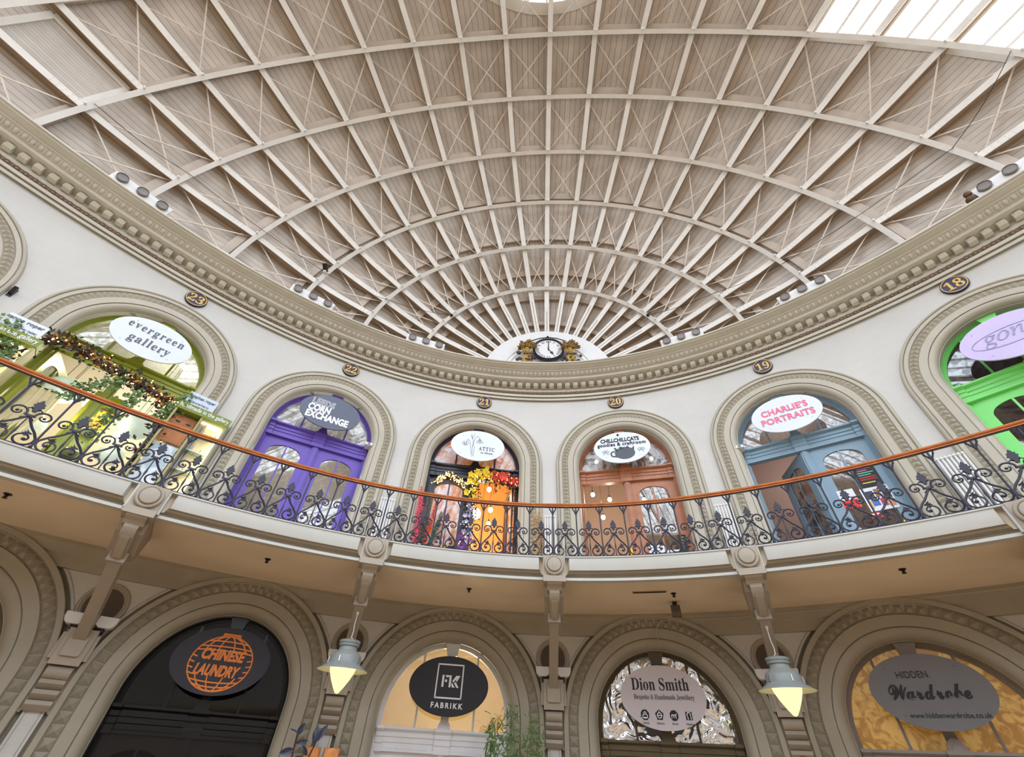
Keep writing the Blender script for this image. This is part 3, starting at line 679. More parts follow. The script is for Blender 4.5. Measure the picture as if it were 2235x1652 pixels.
m.lathe([(.0135, 2.82), (.022, 2.83), (.022, 2.85), (.0135, 2.87)], 8); m.lathe([(.0135, 3.60), (.02, 3.61), (.02, 3.625), (.0135, 3.635)], 8)
for sg in (-1, 1):
    m.tube([(sg * .008, 0, 3.63), (sg * .03, 0, 3.67), (sg * .055, 0, 3.715), (sg * .062, 0, 3.745)], [.014, .013, .012, .012], 6)
    m.tube([(sg * .05, 0, 3.73), (sg * .064, 0, 3.715), (sg * .058, 0, 3.70)], .008, 5)
m.tube([(0, 0, 3.64), (0, 0, 3.745)], [.018, .012], 6)
bal = m.build('baluster', BLACKIRON, ba, smooth=40, off=(0, 0, 2.785))
# scroll panel, x along rail, z up from 2.785
def spiral(cx, cz, a0, a1, r0, r1, n=18):
    return [(cx + (r0 + (r1 - r0) * t ** 1.2) * math.cos(math.radians(a0 + (a1 - a0) * t)), 0, cz + (r0 + (r1 - r0) * t ** 1.2) * math.sin(math.radians(a0 + (a1 - a0) * t))) for t in np.linspace(0, 1, n)]
m = MB()
for sg in (-1, 1):
    fl = lambda pts: [(sg * x, y, z) for x, y, z in pts]
    low = [(.010, 0, .43), (.045, 0, .375), (.10, 0, .30), (.155, 0, .245), (.193, 0, .19)] + spiral(.108, .135, 20, -420, .103, .028, 26)
    m.tube(fl(low), [.0145] * 5 + list(np.linspace(.0135, .010, 26)), 5)
    m.ball((sg * .118, 0, .128), .021, 6, 5)
    up = [(.018, 0, .42), (.045, 0, .395)] + spiral(.118, .465, 250, -130 + 540 - 540, .0, .0, 1)[:0]
    upc = spiral(.122, .468, 205, -215, .082, .024, 24)
    m.tube(fl(upc), list(np.linspace(.0135, .009, 24)), 5); m.ball((sg * .127, 0, .463), .018, 6, 5)
    m.tube(fl([(.008, 0, .445), (.022, 0, .455), (.045, 0, .44)]), .010, 5)
    m.tube(fl([(.025, 0, .415), (.045, 0, .405), (.06, 0, .385), (.045, 0, .372)]), .008, 5)
    m.tube(fl([(.006, 0, .50), (.02, 0, .535), (.045, 0, .555), (.066, 0, .54), (.062, 0, .515), (.045, 0, .512)]), .008, 5)
    # acanthus leaf in the heart
    for q in (0, 1, 2):
        m.tube(fl([(.145 - q * .02, 0, .215 - q * .02), (.105 - q * .012, 0, .235 - q * .012), (.085 - q * .012, 0, .265 - q * .03)]), [.012, .011, .003], 5)
m.tube([(0, 0, .02), (0, 0, .12), (0, 0, .20), (0, 0, .28), (0, 0, .43)], [.010, .007, .014, .007, .007], 6)
m.tube([(0, 0, .02), (0, 0, .05)], [.03, .012], 6)
m.box(-.03, .03, -.018, .018, .425, .455)
fin = [(0, .50), (.022, .515), (.018, .54), (.045, .56), (.035, .585), (.055, .605), (.036, .62), (.042, .645), (.022, .65), (.018, .672), (0, .70)]
m.prism([(x, z) for x, z in fin] + [(-x, z) for x, z in fin[-2:0:-1]], -.014, .014)
pan = m.build('scroll_panel', BLACKIRON, ba, smooth=45, off=(0, 0, 0))
first = True
for j in range(-23, 22):
    s = j * SPB; q = wp(s, BALC, 2.785) - np.array(ba.location)
    o = bal if first else bal.copy()
    if not first: COL.objects.link(o); o.parent = ba
    o.location = tuple(q); o.rotation_euler = (0, 0, wang(s))
    s2 = s + SPB / 2; L = np.linalg.norm(wp(s2 + .2, BALC, 0) - wp(s2 - .2, BALC, 0)) / .4 * SPB
    o = pan if first else pan.copy()
    if not first: COL.objects.link(o); o.parent = ba
    o.location = tuple(wp(s2, BALC, 2.785) - np.array(ba.location)); o.rotation_euler = (0, 0, wang(s2)); o.scale = (L / .446, 1, 1)
    first = False

# ------------------------------------------------------------------ text
def mb(t):
    """mathematical bold serif letters"""
    o = ''
    for ch in t:
        if 'A' <= ch <= 'Z': o += chr(0x1D400 + ord(ch) - 65)
        elif 'a' <= ch <= 'z': o += chr(0x1D41A + ord(ch) - 97)
        elif '0' <= ch <= '9': o += chr(0x1D7CE + ord(ch) - 48)
        else: o += ch
    return o
def ms(t):
    return ''.join(chr(0x1D4D0 + ord(c) - 65) if 'A' <= c <= 'Z' else chr(0x1D4EA + ord(c) - 97) if 'a' <= c <= 'z' else c for c in t)
_dg = None
def text(body, h, mat, parent, u, z, y, width=None, off=0.0, space=1.0, shear=0.0, rot=0.0, name='lettering', align='CENTER', ex=.003, xs=None):
    """flat lettering facing the hall: centre (u, z), cap size h, in the local frame of parent; width scales it to fit"""
    c = bpy.data.curves.new(name, 'FONT'); c.body = body; c.size = h; c.align_x = align; c.offset = off; c.extrude = ex; c.space_character = space; c.shear = shear; c.resolution_u = 3
    t = bpy.data.objects.new(name, c); COL.objects.link(t)
    me = bpy.data.meshes.new_from_object(t.evaluated_get(bpy.context.evaluated_depsgraph_get()))
    bpy.data.objects.remove(t); bpy.data.curves.remove(c)
    n = len(me.vertices); co_ = np.empty(n * 3); me.vertices.foreach_get('co', co_); co_ = co_.reshape(-1, 3)
    x0, x1 = co_[:, 0].min(), co_[:, 0].max(); y0, y1 = co_[:, 1].min(), co_[:, 1].max()
    x = co_[:, 0] - ((x0 + x1) / 2 if align == 'CENTER' else x0); v = co_[:, 1] - (y0 + y1) / 2
    if width: x = x * width / (x1 - x0)
    if xs: x = x * xs
    o3 = OFF.get(parent.name, (0, 0, 0))
    X = u + x * math.cos(rot) - v * math.sin(rot); Z = z + x * math.sin(rot) + v * math.cos(rot)
    out = np.stack([X - o3[0], y - co_[:, 2] - o3[1], Z - o3[2]], -1)
    me.vertices.foreach_set('co', out.reshape(-1)); me.update(); me.materials.clear(); me.materials.append(mat); me.name = name
    o = bpy.data.objects.new(name, me); COL.objects.link(o); o.parent = parent; OFF[o.name] = o3
    return o
def strokes(lines, r, mat, parent, y, name='drawing', flat=.3):
    m = MB()
    for pl in lines: m.tube([(u, 0, z) for u, z in pl], r, 5)
    m.v = [(a, y + b * flat, c) for a, b, c in m.v]
    return m.build(name, mat, parent)
def arc(cx, cz, rx, rz, a0, a1, n=14, rot=0):
    c, s = math.cos(rot), math.sin(rot)
    o = []
    for a in np.radians(np.linspace(a0, a1, n)):
        p, q = rx * math.cos(a), rz * math.sin(a); o.append((cx + p * c - q * s, cz + p * s + q * c))
    return o
def ovalboard(parent, rx, rz, z, mat, y0=-.19, y1=-.15, name='board'):
    m = MB(); o = arc(0, z, rx, rz, 0, 360, 65)[:-1]
    m.prism(o[::-1], y0, y1); return m.build(name, mat, parent, smooth=30)

# ------------------------------------------------------------------ number plates
for k in KU:
    s0 = (k + .5) * BAY
    t = wthing('number_plate', 'round navy plate with gold number %s above its gallery door' % NUMB[k], 'number plate', s0, 8.15, group='round number plates above the gallery doors')
    m = MB(); Mx = Matrix.Translation((.04, 0, 8.405)) @ Matrix.Rotation(PI / 2, 4, 'X')
    m.lathe([(.238, -.01), (.238, .05), (.232, .062), (.001, .062)], 40, Mx); m.build('plate', NAVY, t, smooth=30)
    m = MB(); m.lathe([(.222, .062), (.222, .068), (.206, .068), (.206, .062)], 40, Mx); m.build('rim', GOLD, t)
    text(mb(NUMB[k]), .34, GOLD, t, .04, 8.405, -.064, width=.31 if k != -3 else .33, off=.002, name='number')

# ------------------------------------------------------------------ doorways
rng = random.Random(5)
def leaf(parent, u0, u1, zb, zt, mat, gl, hinge=None, ang=0.0, lite0=.92, knob=None, y=.30):
    w = u1 - u0; ins = .17; a, b = u0 + ins, u1 - ins; mid = (a + b) / 2; hw = (b - a) / 2
    za, zc, rise = zb + lite0, zt - .17, .30
    def top(x): return zc - rise * (1 - (max(0, 1 - abs(x) ** 2.5)) ** (1 / 2.5)) * .75 - .03 * abs(x)
    xs = np.sin(np.linspace(-PI / 2, PI / 2, 25))
    def X(m):
        if ang:
            c, s = math.cos(ang), math.sin(ang); yh = y + .025
            m.v = [(hinge + (p - hinge) * c - (q - yh) * s, yh + (p - hinge) * s + (q - yh) * c, r) for p, q, r in m.v]
        return m
    m = MB(); m.box(u0, a, y, y + .05, zb, zt); m.box(b, u1, y, y + .05, zb, zt); m.box(a, b, y, y + .05, zb, za)
    m.prism([(u0 + ins, zt)] + [(mid + hw * x, top(x)) for x in xs] + [(b, zt)], y, y + .05)
    m.box(a + .08, b - .08, y - .012, y, zb + .2, za - .15)
    L = X(m).build('leaf', mat, parent)
    m = MB(); m.prism([(a, za)] + [(b, za)] + [(mid + hw * x, top(x)) for x in xs[::-1]], y + .022, y + .028); X(m).build('pane', gl, L)
    m = MB(); m.box(mid - .018, mid + .018, y + .005, y + .045, za, top(0)); X(m).build('muntin', mat, L)
    if knob is not None:
        m = MB(); m.ball((knob, y - .05, zb + 1.05), .045, 10, 8); m.tube([(knob, y, zb + 1.05), (knob, y - .05, zb + 1.05)], .015, 6); X(m).build('door_knob', BRASS, L, smooth=60)
    return L
def doorway(k, zs, zb, lev, name, lab, mat, gl, pane_gl, left, right, fan_bars=True, key=True, th=.35):
    s0 = (k + .5) * BAY
    D = wthing(name, lab, 'door', s0, zb, kind='structure')
    r0, r1 = 1.26, 1.19
    m = MB(); G = []
    for q in [('L', zb), ('L', (zb + zs) / 2), ('L', zs)] + [('A', a) for a in np.linspace(PI, 0, 41)] + [('R', zs), ('R', (zb + zs) / 2), ('R', zb)]:
        row = []
        for r, y in ((r0 + .02, .20), (1.235, .20), (1.23, .225), (1.22, .225), (1.215, .245), (1.205, .245), (1.2, .27), (r1, .27), (r1, .38), (r0 + .02, .38)):
            u, z = station(zs, zb, r, q); row.append((u, y, z))
        G.append(row)
    m.grid(np.array(G), closed_v=True); m.build('door_frame', mat, D, smooth=30)
    tt = zs - (.03 if lev == 'u' else .15)
    m = MB(); pr = [(.36, tt), (.12, tt), (.12, tt - .035), (.15, tt - .05), (.20, tt - .065), (.20, tt - .14), (.225, tt - .15), (.225, tt - .22), (.245, tt - .23), (.245, tt - .30), (.215, tt - .31), (.215, tt - th), (.36, tt - th)]
    m.prism_yz(pr[::-1], -1.20, 1.20)
    for u0, u1 in ((-1.235, -1.10), (1.10, 1.235), (-.15, .15)):
        m.prism_yz([(.34, tt + .005), (.075, tt + .005), (.075, tt - .04), (.11, tt - .06), (.155, tt - .08), (.155, tt - .14), (.18, tt - .16), (.18, tt - .23), (.20, tt - .25), (.20, tt - th - .008), (.345, tt - th - .008)][::-1], u0 * (1.0), u1)
    m.build('transom', mat, D)
    m = MB(); o = [(x, z) for x, z in arc(0, tt, .12, .15, 0, 180, 13)]; m.prism(o[::-1], .10, .20)
    o = arc(0, tt + .005, .06, .075, 0, 180, 9); m.prism(o[::-1], .085, .10); m.build('hood_ornament', mat, D, smooth=35)
    m = MB(); m.box(-.085, .085, .26, .358, zb, tt - th - .001); m.box(-.045, .045, .235, .26, zb, tt - th - .001); m.build('centre_post', mat, D)
    m = MB(); gp = [(r1 * math.cos(a), zs + r1 * math.sin(a)) for a in np.linspace(0, PI, 41)]
    m.prism([(-r1, tt)] + [(r1, tt)] + gp, .315, .321); m.build('fanlight', gl, D)
    m = MB()
    zt_ = zs + math.sqrt(r1**2 - .1**2) - .01
    m.box(-.075, .075, .27, .33, tt, zt_)
    for u0 in (-.56, .56): m.box(u0 - .02, u0 + .02, .29, .335, tt, zs + math.sqrt(r1**2 - .58**2) + .02)
    m.build('fanlight_bars', mat, D)
    m = MB(); m.prism([(-.10, zs + 1.02), (-.13, zs + 1.17), (-.15, zs + 1.2), (-.15, zs + 1.24), (.15, zs + 1.24), (.15, zs + 1.2), (.13, zs + 1.17), (.10, zs + 1.02)], .12, .28); m.build('keyblock', mat, D)
    zt = tt - th
    for side, cfg in (('L', left), ('R', right)):
        if cfg is None: continue
        u0, u1 = (-r1, -.085) if side == 'L' else (.085, r1)
        hinge, ang = cfg
        leaf(D, u0, u1, zb + .02, zt, mat, pane_gl, hinge, ang, knob=(-.2 if side == 'L' else 1.0) if ang == 0 else None)
    return D
PURPLE = paint('purple_door_paint', (106, 82, 182), .35, .04)
OLIVE = paint('olive_green_door_paint', (140, 150, 40), .35, .06)
NAVYD = paint('navy_black_door_paint', (38, 40, 56), .3, .05)
TIMBER = paint('orange_brown_door_timber', (172, 114, 82), .35, .15, 5.0)
BLUEG = paint('blue_grey_door_paint', (128, 156, 176), .35, .04)
GREEN = paint('bright_green_door_paint', (128, 224, 120), .35, .03)
BLACKD = paint('black_door_paint', (14, 14, 17), .22, .1)
WHITED = paint('white_door_paint', (232, 233, 238), .35, .03)
OLIVED = paint('drab_olive_door_paint', (96, 84, 58), .35, .06)
GREYD = paint('mauve_grey_door_paint', (150, 140, 136), .4, .04)
BLKGL = paint('black_backed_glass', (6, 6, 8), .06, 0, spec=.35)
MARB = marble('marbled_window_film', (215, 218, 222), (120, 112, 108), 2.2)
SILV = crinkle('rippled_silver_film', (225, 226, 230), 3.0, 1.0)
GOLDF = marble('gold_marbled_film', (222, 178, 98), (178, 128, 60), 5.0, .12, emit=.22)
R90 = math.radians(90)
doorway(-3, UZ, 2.78, 'u', 'door_1', 'olive green arched gallery doorway 23, standing open', OLIVE, FANL, CLEAR, (-1.12, math.radians(78)), (1.12, -math.radians(82)))
doorway(-2, UZ, 2.78, 'u', 'door_2', 'closed purple double door 22 with arched panes', PURPLE, glass('leafy_film_pane', refl=.08, alpha=.85, mottle=.6, film=.3), FANL, (0, 0), (0, 0))
FILM = glass('marbled_film_pane', refl=.07, alpha=.9, mottle=.5, film=.62); FILM2 = glass('peach_film_pane', refl=.07, alpha=.9, mottle=.5, film=.5, veins=(214, 160, 130), body=(226, 230, 240)); FILM3 = glass('part_film_pane', refl=.08, alpha=.85, mottle=.6, film=.28)
doorway(-1, UZ, 2.78, 'u', 'door_3', 'navy double door 21 hung with flower garlands, right half open', NAVYD, FILM2, FILM2, (0, 0), (1.12, -math.radians(86)))
doorway(0, UZ, 2.78, 'u', 'door_4', 'orange brown timber double door 20, left half open', TIMBER, FILM, FANL, (-.09, -math.radians(92)), (0, 0))
doorway(1, UZ, 2.78, 'u', 'door_5', 'blue grey double door 19, left half ajar', BLUEG, FANL, FANL, (-.09, -math.radians(62)), (0, 0))
doorway(2, UZ, 2.78, 'u', 'door_6', 'bright green double door 18 at the right edge', GREEN, FANL, FANL, (0, 0), (0, 0))
doorway(-3, GZ, -ZO, 'g', 'door_7', 'ground floor doorway at the lower left edge', OLIVED, FANL, FANL, (0, 0), (0, 0))
doorway(-2, GZ, -ZO, 'g', 'door_8', 'black ground floor shop front with black glass', BLACKD, BLKGL, BLKGL, (0, 0), (0, 0))
doorway(-1, GZ, -ZO, 'g', 'door_9', 'white ground floor shop front with warm lit fanlight', WHITED, CLEAR, CLEAR, (0, 0), (0, 0))
doorway(0, GZ, -ZO, 'g', 'door_10', 'drab olive ground floor shop front with rippled mirror fanlight', OLIVED, SILV, FANL, (0, 0), (0, 0))
doorway(1, GZ, -ZO, 'g', 'door_11', 'mauve grey ground floor shop front with gold marbled fanlight', GREYD, GOLDF, FANL, (0, 0), (0, 0))
# jamb linings between wall and shop, so no gap shows behind the surround: rooms
def room(k, lev, lab, rgb, zlo, zhi, dep=3.6, hw=1.95):
    s0 = (k + .5) * BAY
    r = wthing('shop_room', lab, 'room', s0, zlo, kind='structure')
    m = MB(); y0 = .34
    m.add([(-hw, dep, zlo), (hw, dep, zlo), (hw, dep, zhi), (-hw, dep, zhi)], [(0, 1, 2, 3)])
    m.add([(-hw, y0, zlo), (-hw, dep, zlo), (-hw, dep, zhi), (-hw, y0, zhi)], [(0, 1, 2, 3)])
    m.add([(hw, y0, zlo), (hw, dep, zlo), (hw, dep, zhi), (hw, y0, zhi)], [(3, 2, 1, 0)])
    m.add([(-hw, y0, zhi), (hw, y0, zhi), (hw, dep, zhi), (-hw, dep, zhi)], [(0, 3, 2, 1)])
    m.add([(-hw, y0, zlo), (hw, y0, zlo), (hw, dep, zlo), (-hw, dep, zlo)], [(0, 1, 2, 3)])
    # front return walls beside the arch
    mt = paint('shop_wall_paint', rgb, .7, .04)
    m.build('shop_wall', mt, r)
    m = MB(); m.prism([(-hw, zlo), (-1.26, zlo)] + [(-1.26 * math.cos(a), (UZ if lev == 'u' else GZ) + 1.26 * math.sin(a)) for a in np.linspace(0, PI, 25)] + [(1.26, zlo), (hw, zlo), (hw, zhi), (-hw, zhi)], .335, .355)
    m.build('front_wall', mt, r)
    return r
def lamp(k, u, z, y, power, rgb, rad=.06):
    ld = bpy.data.lights.new('shop_lamp', 'POINT'); ld.energy = power * SHOPLIGHT; ld.color = lin(rgb)[:3]; ld.shadow_soft_size = rad
    o = bpy.data.objects.new('shop_lamp', ld); COL.objects.link(o)
    s0 = (k + .5) * BAY; P = wp(s0, 0, z); a = wang(s0)
    o.location = (P[0] + u * math.cos(a) - y * math.sin(a), P[1] + u * math.sin(a) + y * math.cos(a), P[2])
BUL = glow('warm_bulb_glow', (255, 222, 160), 14.0); BULW = glow('white_bulb_glow', (255, 244, 220), 14.0)
def pendant_bulb(k, u, z, y, r, lab, grp, mat=BUL, power=0, rgb=(255, 214, 150), top=7.55):
    s0 = (k + .5) * BAY
    t = wthing('pendant_bulb', lab, 'light bulb', s0, z, group=grp)
    m = MB(); m.ball((u, y, z), r, 12, 8, (1, 1, 1.15)); m.build('bulb', mat, t, smooth=60)
    m = MB(); m.tube([(u, y, z + r), (u, y, top)], .006, 5); m.lathe([(.02, z + r * .9), (.022, z + r + .06), (.006, z + r + .08)], 8, Matrix.Translation((u, y, 0))); m.build('cord', DARK, t)
    if power: lamp(k, u + .05, z - r - .14, y, power, rgb)
room(-3, 'u', 'pale walled shop inside gallery doorway 23', (206, 202, 190), 2.78, 7.6)
room(-2, 'u', 'plain grey shop behind the closed purple door', (168, 160, 150), 2.78, 7.6)
room(-1, 'u', 'orange walled shop inside gallery doorway 21', (250, 206, 150), 2.78, 7.6)
room(0, 'u', 'beige walled shop inside gallery doorway 20', (204, 184, 168), 2.78, 7.6)
room(1, 'u', 'mauve grey walled shop inside gallery doorway 19', (176, 156, 148), 2.78, 7.6)
room(2, 'u', 'dim plum walled shop behind the bright green door', (120, 92, 96), 2.78, 7.6)
room(-3, 'g', 'rust coloured shop behind the lower left doorway', (170, 110, 80), -ZO, 2.3)
room(-1, 'g', 'warm cream walled shop behind the white shop front', (236, 214, 172), -ZO, 2.3)
room(-2, 'g', 'dark shop behind the black shop front', (40, 38, 38), -ZO, 2.3)
room(0, 'g', 'dim shop behind the rippled mirror fanlight', (110, 100, 90), -ZO, 2.3)
room(1, 'g', 'dim shop behind the gold marbled fanlight', (150, 120, 80), -ZO, 2.3)

# bulbs inside the shops
B21 = [(.52, 6.08, .07, 'highest small bulb hanging in the orange shop'), (.62, 5.50, .07, 'small bulb hanging just above the handrail in the orange shop'), (.60, 5.13, .06, 'lowest small bulb hanging below the handrail in the orange shop'), (.22, 5.46, .14, 'large glowing bulb by the flowered door post in the orange shop'), (.40, 4.15, .11, 'glowing bulb low behind the railing in the orange shop')]
for j, (u, z, r, lab) in enumerate(B21): pendant_bulb(-1, u, z, 1.2 + .13 * j, r, lab, 'bulbs in the orange shop', power=(70 if j in (0, 3) else 0), rgb=(255, 214, 160))
B20 = [(-1.01, 6.01, 'left bulb seen through the open half of the timber door'), (-.54, 5.81, 'right bulb seen through the open half of the timber door'), (-.78, 5.29, 'low bulb below the handrail behind the timber door'), (-.80, 7.11, 'bulb behind the fanlight left of the cat sign'), (.85, 7.04, 'bulb behind the fanlight right of the cat sign'), (.42, 5.72, 'bulb behind the closed pane of the timber door')]
for j, (u, z, lab) in enumerate(B20): pendant_bulb(0, u, z, 1.2, .06, lab, 'bulbs in the beige shop', mat=BULW, power=(40 if j in (0, 1) else 0), rgb=(255, 238, 216))
lamp(-3, .3, 6.6, 2.0, 110, (255, 244, 226)); lamp(-3, 0, 4.9, .75, 22, (255, 246, 230), .15); lamp(1, 0, 6.6, 2.0, 60, (255, 240, 230)); lamp(2, 0, 6.4, 2.0, 12, (255, 225, 230)); lamp(-2, 0, 6.4, 1.6, 220, (255, 248, 240))  # the lamp nearest the door is unseen, added to brighten the paper lanterns
lamp(-1, .2, 1.2, 1.8, 90, (255, 232, 190), .1); lamp(1, 0, 1.2, 2, 40, (255, 210, 130), .1); lamp(-3, 0, .5, 2, 30, (255, 190, 140), .1); lamp(0, 0, -.2, 2, 15, (255, 220, 180), .1)
t = wthing('spotlight', 'small white spotlight glowing at the top of the white shop fanlight', 'light bulb', (-.5) * BAY, 1.9); m = MB(); m.ball((-.17, .9, 1.93), .05, 10, 8); m.build('bulb', BULW, t, smooth=60); m = MB(); m.tube([(-.17, .9, 1.97), (-.17, .9, 2.3)], .02, 6); m.build('stem', WHITE, t)
for u, z, lab in ((-.33, 5.55, 'middle'), (-1.0, 5.15, 'left'), (.5, 5.1, 'right')):
    pendant_bulb(-3, u, z, 1.5, .10, lab + ' glowing spotlight inside gallery doorway 23', 'spotlights in the gallery shop', mat=BULW, power=20, rgb=(255, 225, 170))
for j, (u, z, y, r, lab) in enumerate(((-.74, 5.42, 1.0, .30, 'large round white paper lantern at the left in doorway 23'), (.70, 5.22, 1.0, .30, 'large round white paper lantern at the right in doorway 23'), (-.80, 4.70, 1.4, .24, 'small round white paper lantern low at the left in doorway 23'), (.62, 4.62, 1.4, .24, 'small round white paper lantern low at the right in doorway 23'))):
    t = wthing('paper_lantern', lab, 'paper lantern', -2.5 * BAY, z - r, group='paper lanterns in doorway 23')
    m = MB(); G = []
    for a in np.linspace(.06, PI - .06, 40):
        rr_ = r * (math.sin(a) + .012 * math.cos(a * 24)); G.append([(u + rr_ * math.cos(b), y + rr_ * math.sin(b), z + .95 * r * math.cos(a)) for b in np.linspace(0, 2 * PI, 25)[:-1]])
    m.grid(np.array(G), closed_v=True); m.build('paper_shade', bpy.data.materials.get('lantern_paper') or marble('lantern_paper', (226, 240, 232), (214, 232, 222), 3.0, .8, emit=.35), t, smooth=60)  # emission in the paper stands for diffuse light falling on it
    m = MB(); m.tube([(u, y, z + r * .94), (u, y, 7.55)], .005, 4); m.build('cord', DARK, t)

# ------------------------------------------------------------------ oval shop signs
def psign(k, z, lab, mat, rz=.5, rx=.765):
    t = wthing('shop_sign', lab, 'sign', (k + .5) * BAY, z - rz, group='oval shop signs')
    ovalboard(t, rx, rz, z, mat, -.20, -.165)
    m = MB(); m.box(-.03, .03, -.165, .30, z - .05, z + .05); m.box(-.03, .03, -.165, .30, z + rz - .2, z + rz - .15)
    for u in (-.45, .45):
        for q in (-.3, .3): m.box(u - .006, u + .006, -.204, -.2, z + q - .006, z + q + .006)
    m.build('fixing', DARK, t)
    return t
SW = paint('white_sign_board', (222, 230, 244), .35, .01); SG = paint('slate_sign_board', (92, 98, 118), .4, .02); SB = paint('black_sign_board', (30, 28, 36), .4, .02); SL = paint('lilac_sign_board', (204, 190, 236), .3, .05, 2.0)
SGR = paint('grey_sign_board', (118, 118, 122), .5, .03); SCL = paint('charcoal_sign_board', (46, 45, 58), .5, .02); SPW = paint('pearl_sign_board', (205, 198, 204), .4, .02)
TXW = paint('white_lettering', (238, 240, 246), .5, 0); TXK = paint('black_lettering', (24, 24, 28), .5, 0); TXG = paint('grey_lettering', (96, 98, 104), .5, 0); TXP = paint('pink_lettering', (236, 120, 150), .5, .12, 2.5); TXO = paint('orange_lettering', (240, 140, 60), .5, .03)
YT = -.206
t = psign(-3, 6.66, 'white oval sign above doorway 23 reading evergreen gallery', SW)
text(mb('evergreen'), .28, TXG, t, -.0, 6.80, YT, width=1.08, off=0, space=1.25); text(mb('gallery'), .30, TXG, t, .02, 6.50, YT, width=.78, off=0, space=1.15)
t = psign(-2, 6.66, 'slate grey oval sign above the purple door reading LEEDS CORN EXCHANGE', SG)
text('LEEDS', .26, TXW, t, -.24, 6.87, YT, xs=.74, off=.012, space=1.14); text('LEEDS', .26, SG, t, -.24, 6.87, YT - .004, xs=.74, off=-.002, space=1.14)
text('CORN', .27, TXW, t, -.29, 6.67, YT, width=.56, off=.014); text('EXCHANGE', .27, TXW, t, -.02, 6.45, YT, width=1.08, off=.014)
t = psign(-1, 6.66, 'white oval sign above the navy door with a snowdrop drawing reading ATTIC in bloom', SW)
text(mb('ATTIC'), .17, TXG, t, .26, 6.57, YT, width=.44, space=1.3); text(ms('in bloom'), .10, TXG, t, .27, 6.44, YT, width=.34)
strokes([[(-.13, 6.27), (-.15, 6.5), (-.14, 6.75), (-.19, 6.95), (-.21, 7.03)], [(-.16, 6.35), (-.2, 6.6), (-.24, 6.8), (-.3, 6.83), (-.34, 6.78)], [(-.14, 6.6), (-.1, 6.9), (-.04, 6.97), (.02, 6.93), (.05, 6.86)], [(-.1, 6.3), (-.09, 6.62)], [(-.17, 6.85), (-.23, 6.99)], [(-.16, 6.9), (-.12, 7.06)],
         arc(-.36, 6.7, .035, .08, 100, 400, 10, .3), arc(-.31, 6.70, .035, .08, 100, 400, 10, -.5), arc(-.40, 6.67, .03, .06, 0, 360, 10, .8), arc(.04, 6.80, .03, .08, 0, 360, 10, .2), arc(.09, 6.80, .03, .07, 0, 360, 10, .8), arc(0, 6.80, .03, .07, 0, 360, 10, -.6)], .0045, TXG, t, YT, 'flower_drawing')
t = psign(0, 6.64, 'white oval sign above the timber door with a cat shaped teapot reading CHILLCHILLCATS goodies & craftroom', SW)
text('CHILLCHILLCATS', .17, TXK, t, -.03, 6.88, YT, width=1.06, off=.006); text('goodies & craftroom', .15, TXK, t, .0, 6.73, YT, width=1.32, off=.004, space=1.1)
text('\u2726', .14, TXK, t, -.06, 7.05, YT, width=.09)
m = MB(); o = arc(.06, 6.44, .27, .19, 0, 360, 37)[:-1]; m.prism(o[::-1], YT - .003, YT)
for o in ([(.12, 6.58), (.14, 6.68), (.2, 6.6)], [(.26, 6.57), (.33, 6.65), (.32, 6.52)], [(-.18, 6.5), (-.22, 6.62), (-.17, 6.63), (-.1, 6.52)], [(-.05, 6.55), (-.08, 6.64), (-.02, 6.65), (.06, 6.58)]): m.prism(o, YT - .003, YT)
m.build('cat_teapot', paint('slate_drawing', (84, 88, 98), .5, .05), t)
strokes([arc(-.24, 6.43, .07, .08, 60, 300, 12), [(-.22, 6.36), (-.15, 6.33)]], .022, bpy.data.materials['slate_drawing'], t, YT, 'teapot_handle')
strokes([arc(-.50, 6.53, .05, .03, 0, 360, 10, .4), arc(-.41, 6.53, .05, .03, 0, 360, 10, -.4), [(-.455, 6.53), (-.52, 6.42)], [(-.455, 6.53), (-.40, 6.43), (-.34, 6.47)], arc(.46, 6.53, .05, .03, 0, 360, 10, .4), arc(.55, 6.53, .05, .03, 0, 360, 10, -.4), [(.505, 6.53), (.44, 6.44)], [(.505, 6.53), (.56, 6.42)]], .005, TXG, t, YT, 'bow_drawing')
t = psign(1, 6.66, "white oval sign above the blue grey door reading CHARLIE'S PORTRAITS in pink", SW)
text("CHARLIE\u2019S", .235, TXP, t, -.0, 6.79, YT, width=1.02, off=.008, space=1.06); text('PORTRAITS', .235, TXP, t, 0, 6.54, YT, width=1.16, off=.008, space=1.06)
t = psign(2, 6.62, 'lilac oval sign above the bright green door with chrome lettering in a ring', SL)
CHR = paint('chrome_lettering', (150, 146, 186), .3, .25, 14.0)
text('\U0001D454\U0001D45C\U0001D45B\U0001D452', .40, CHR, t, -.02, 6.62, YT, width=.84, shear=.2); strokes([arc(-.0, 6.62, .60, .19, 0, 360, 41)], .007, CHR, t, YT, 'ring')
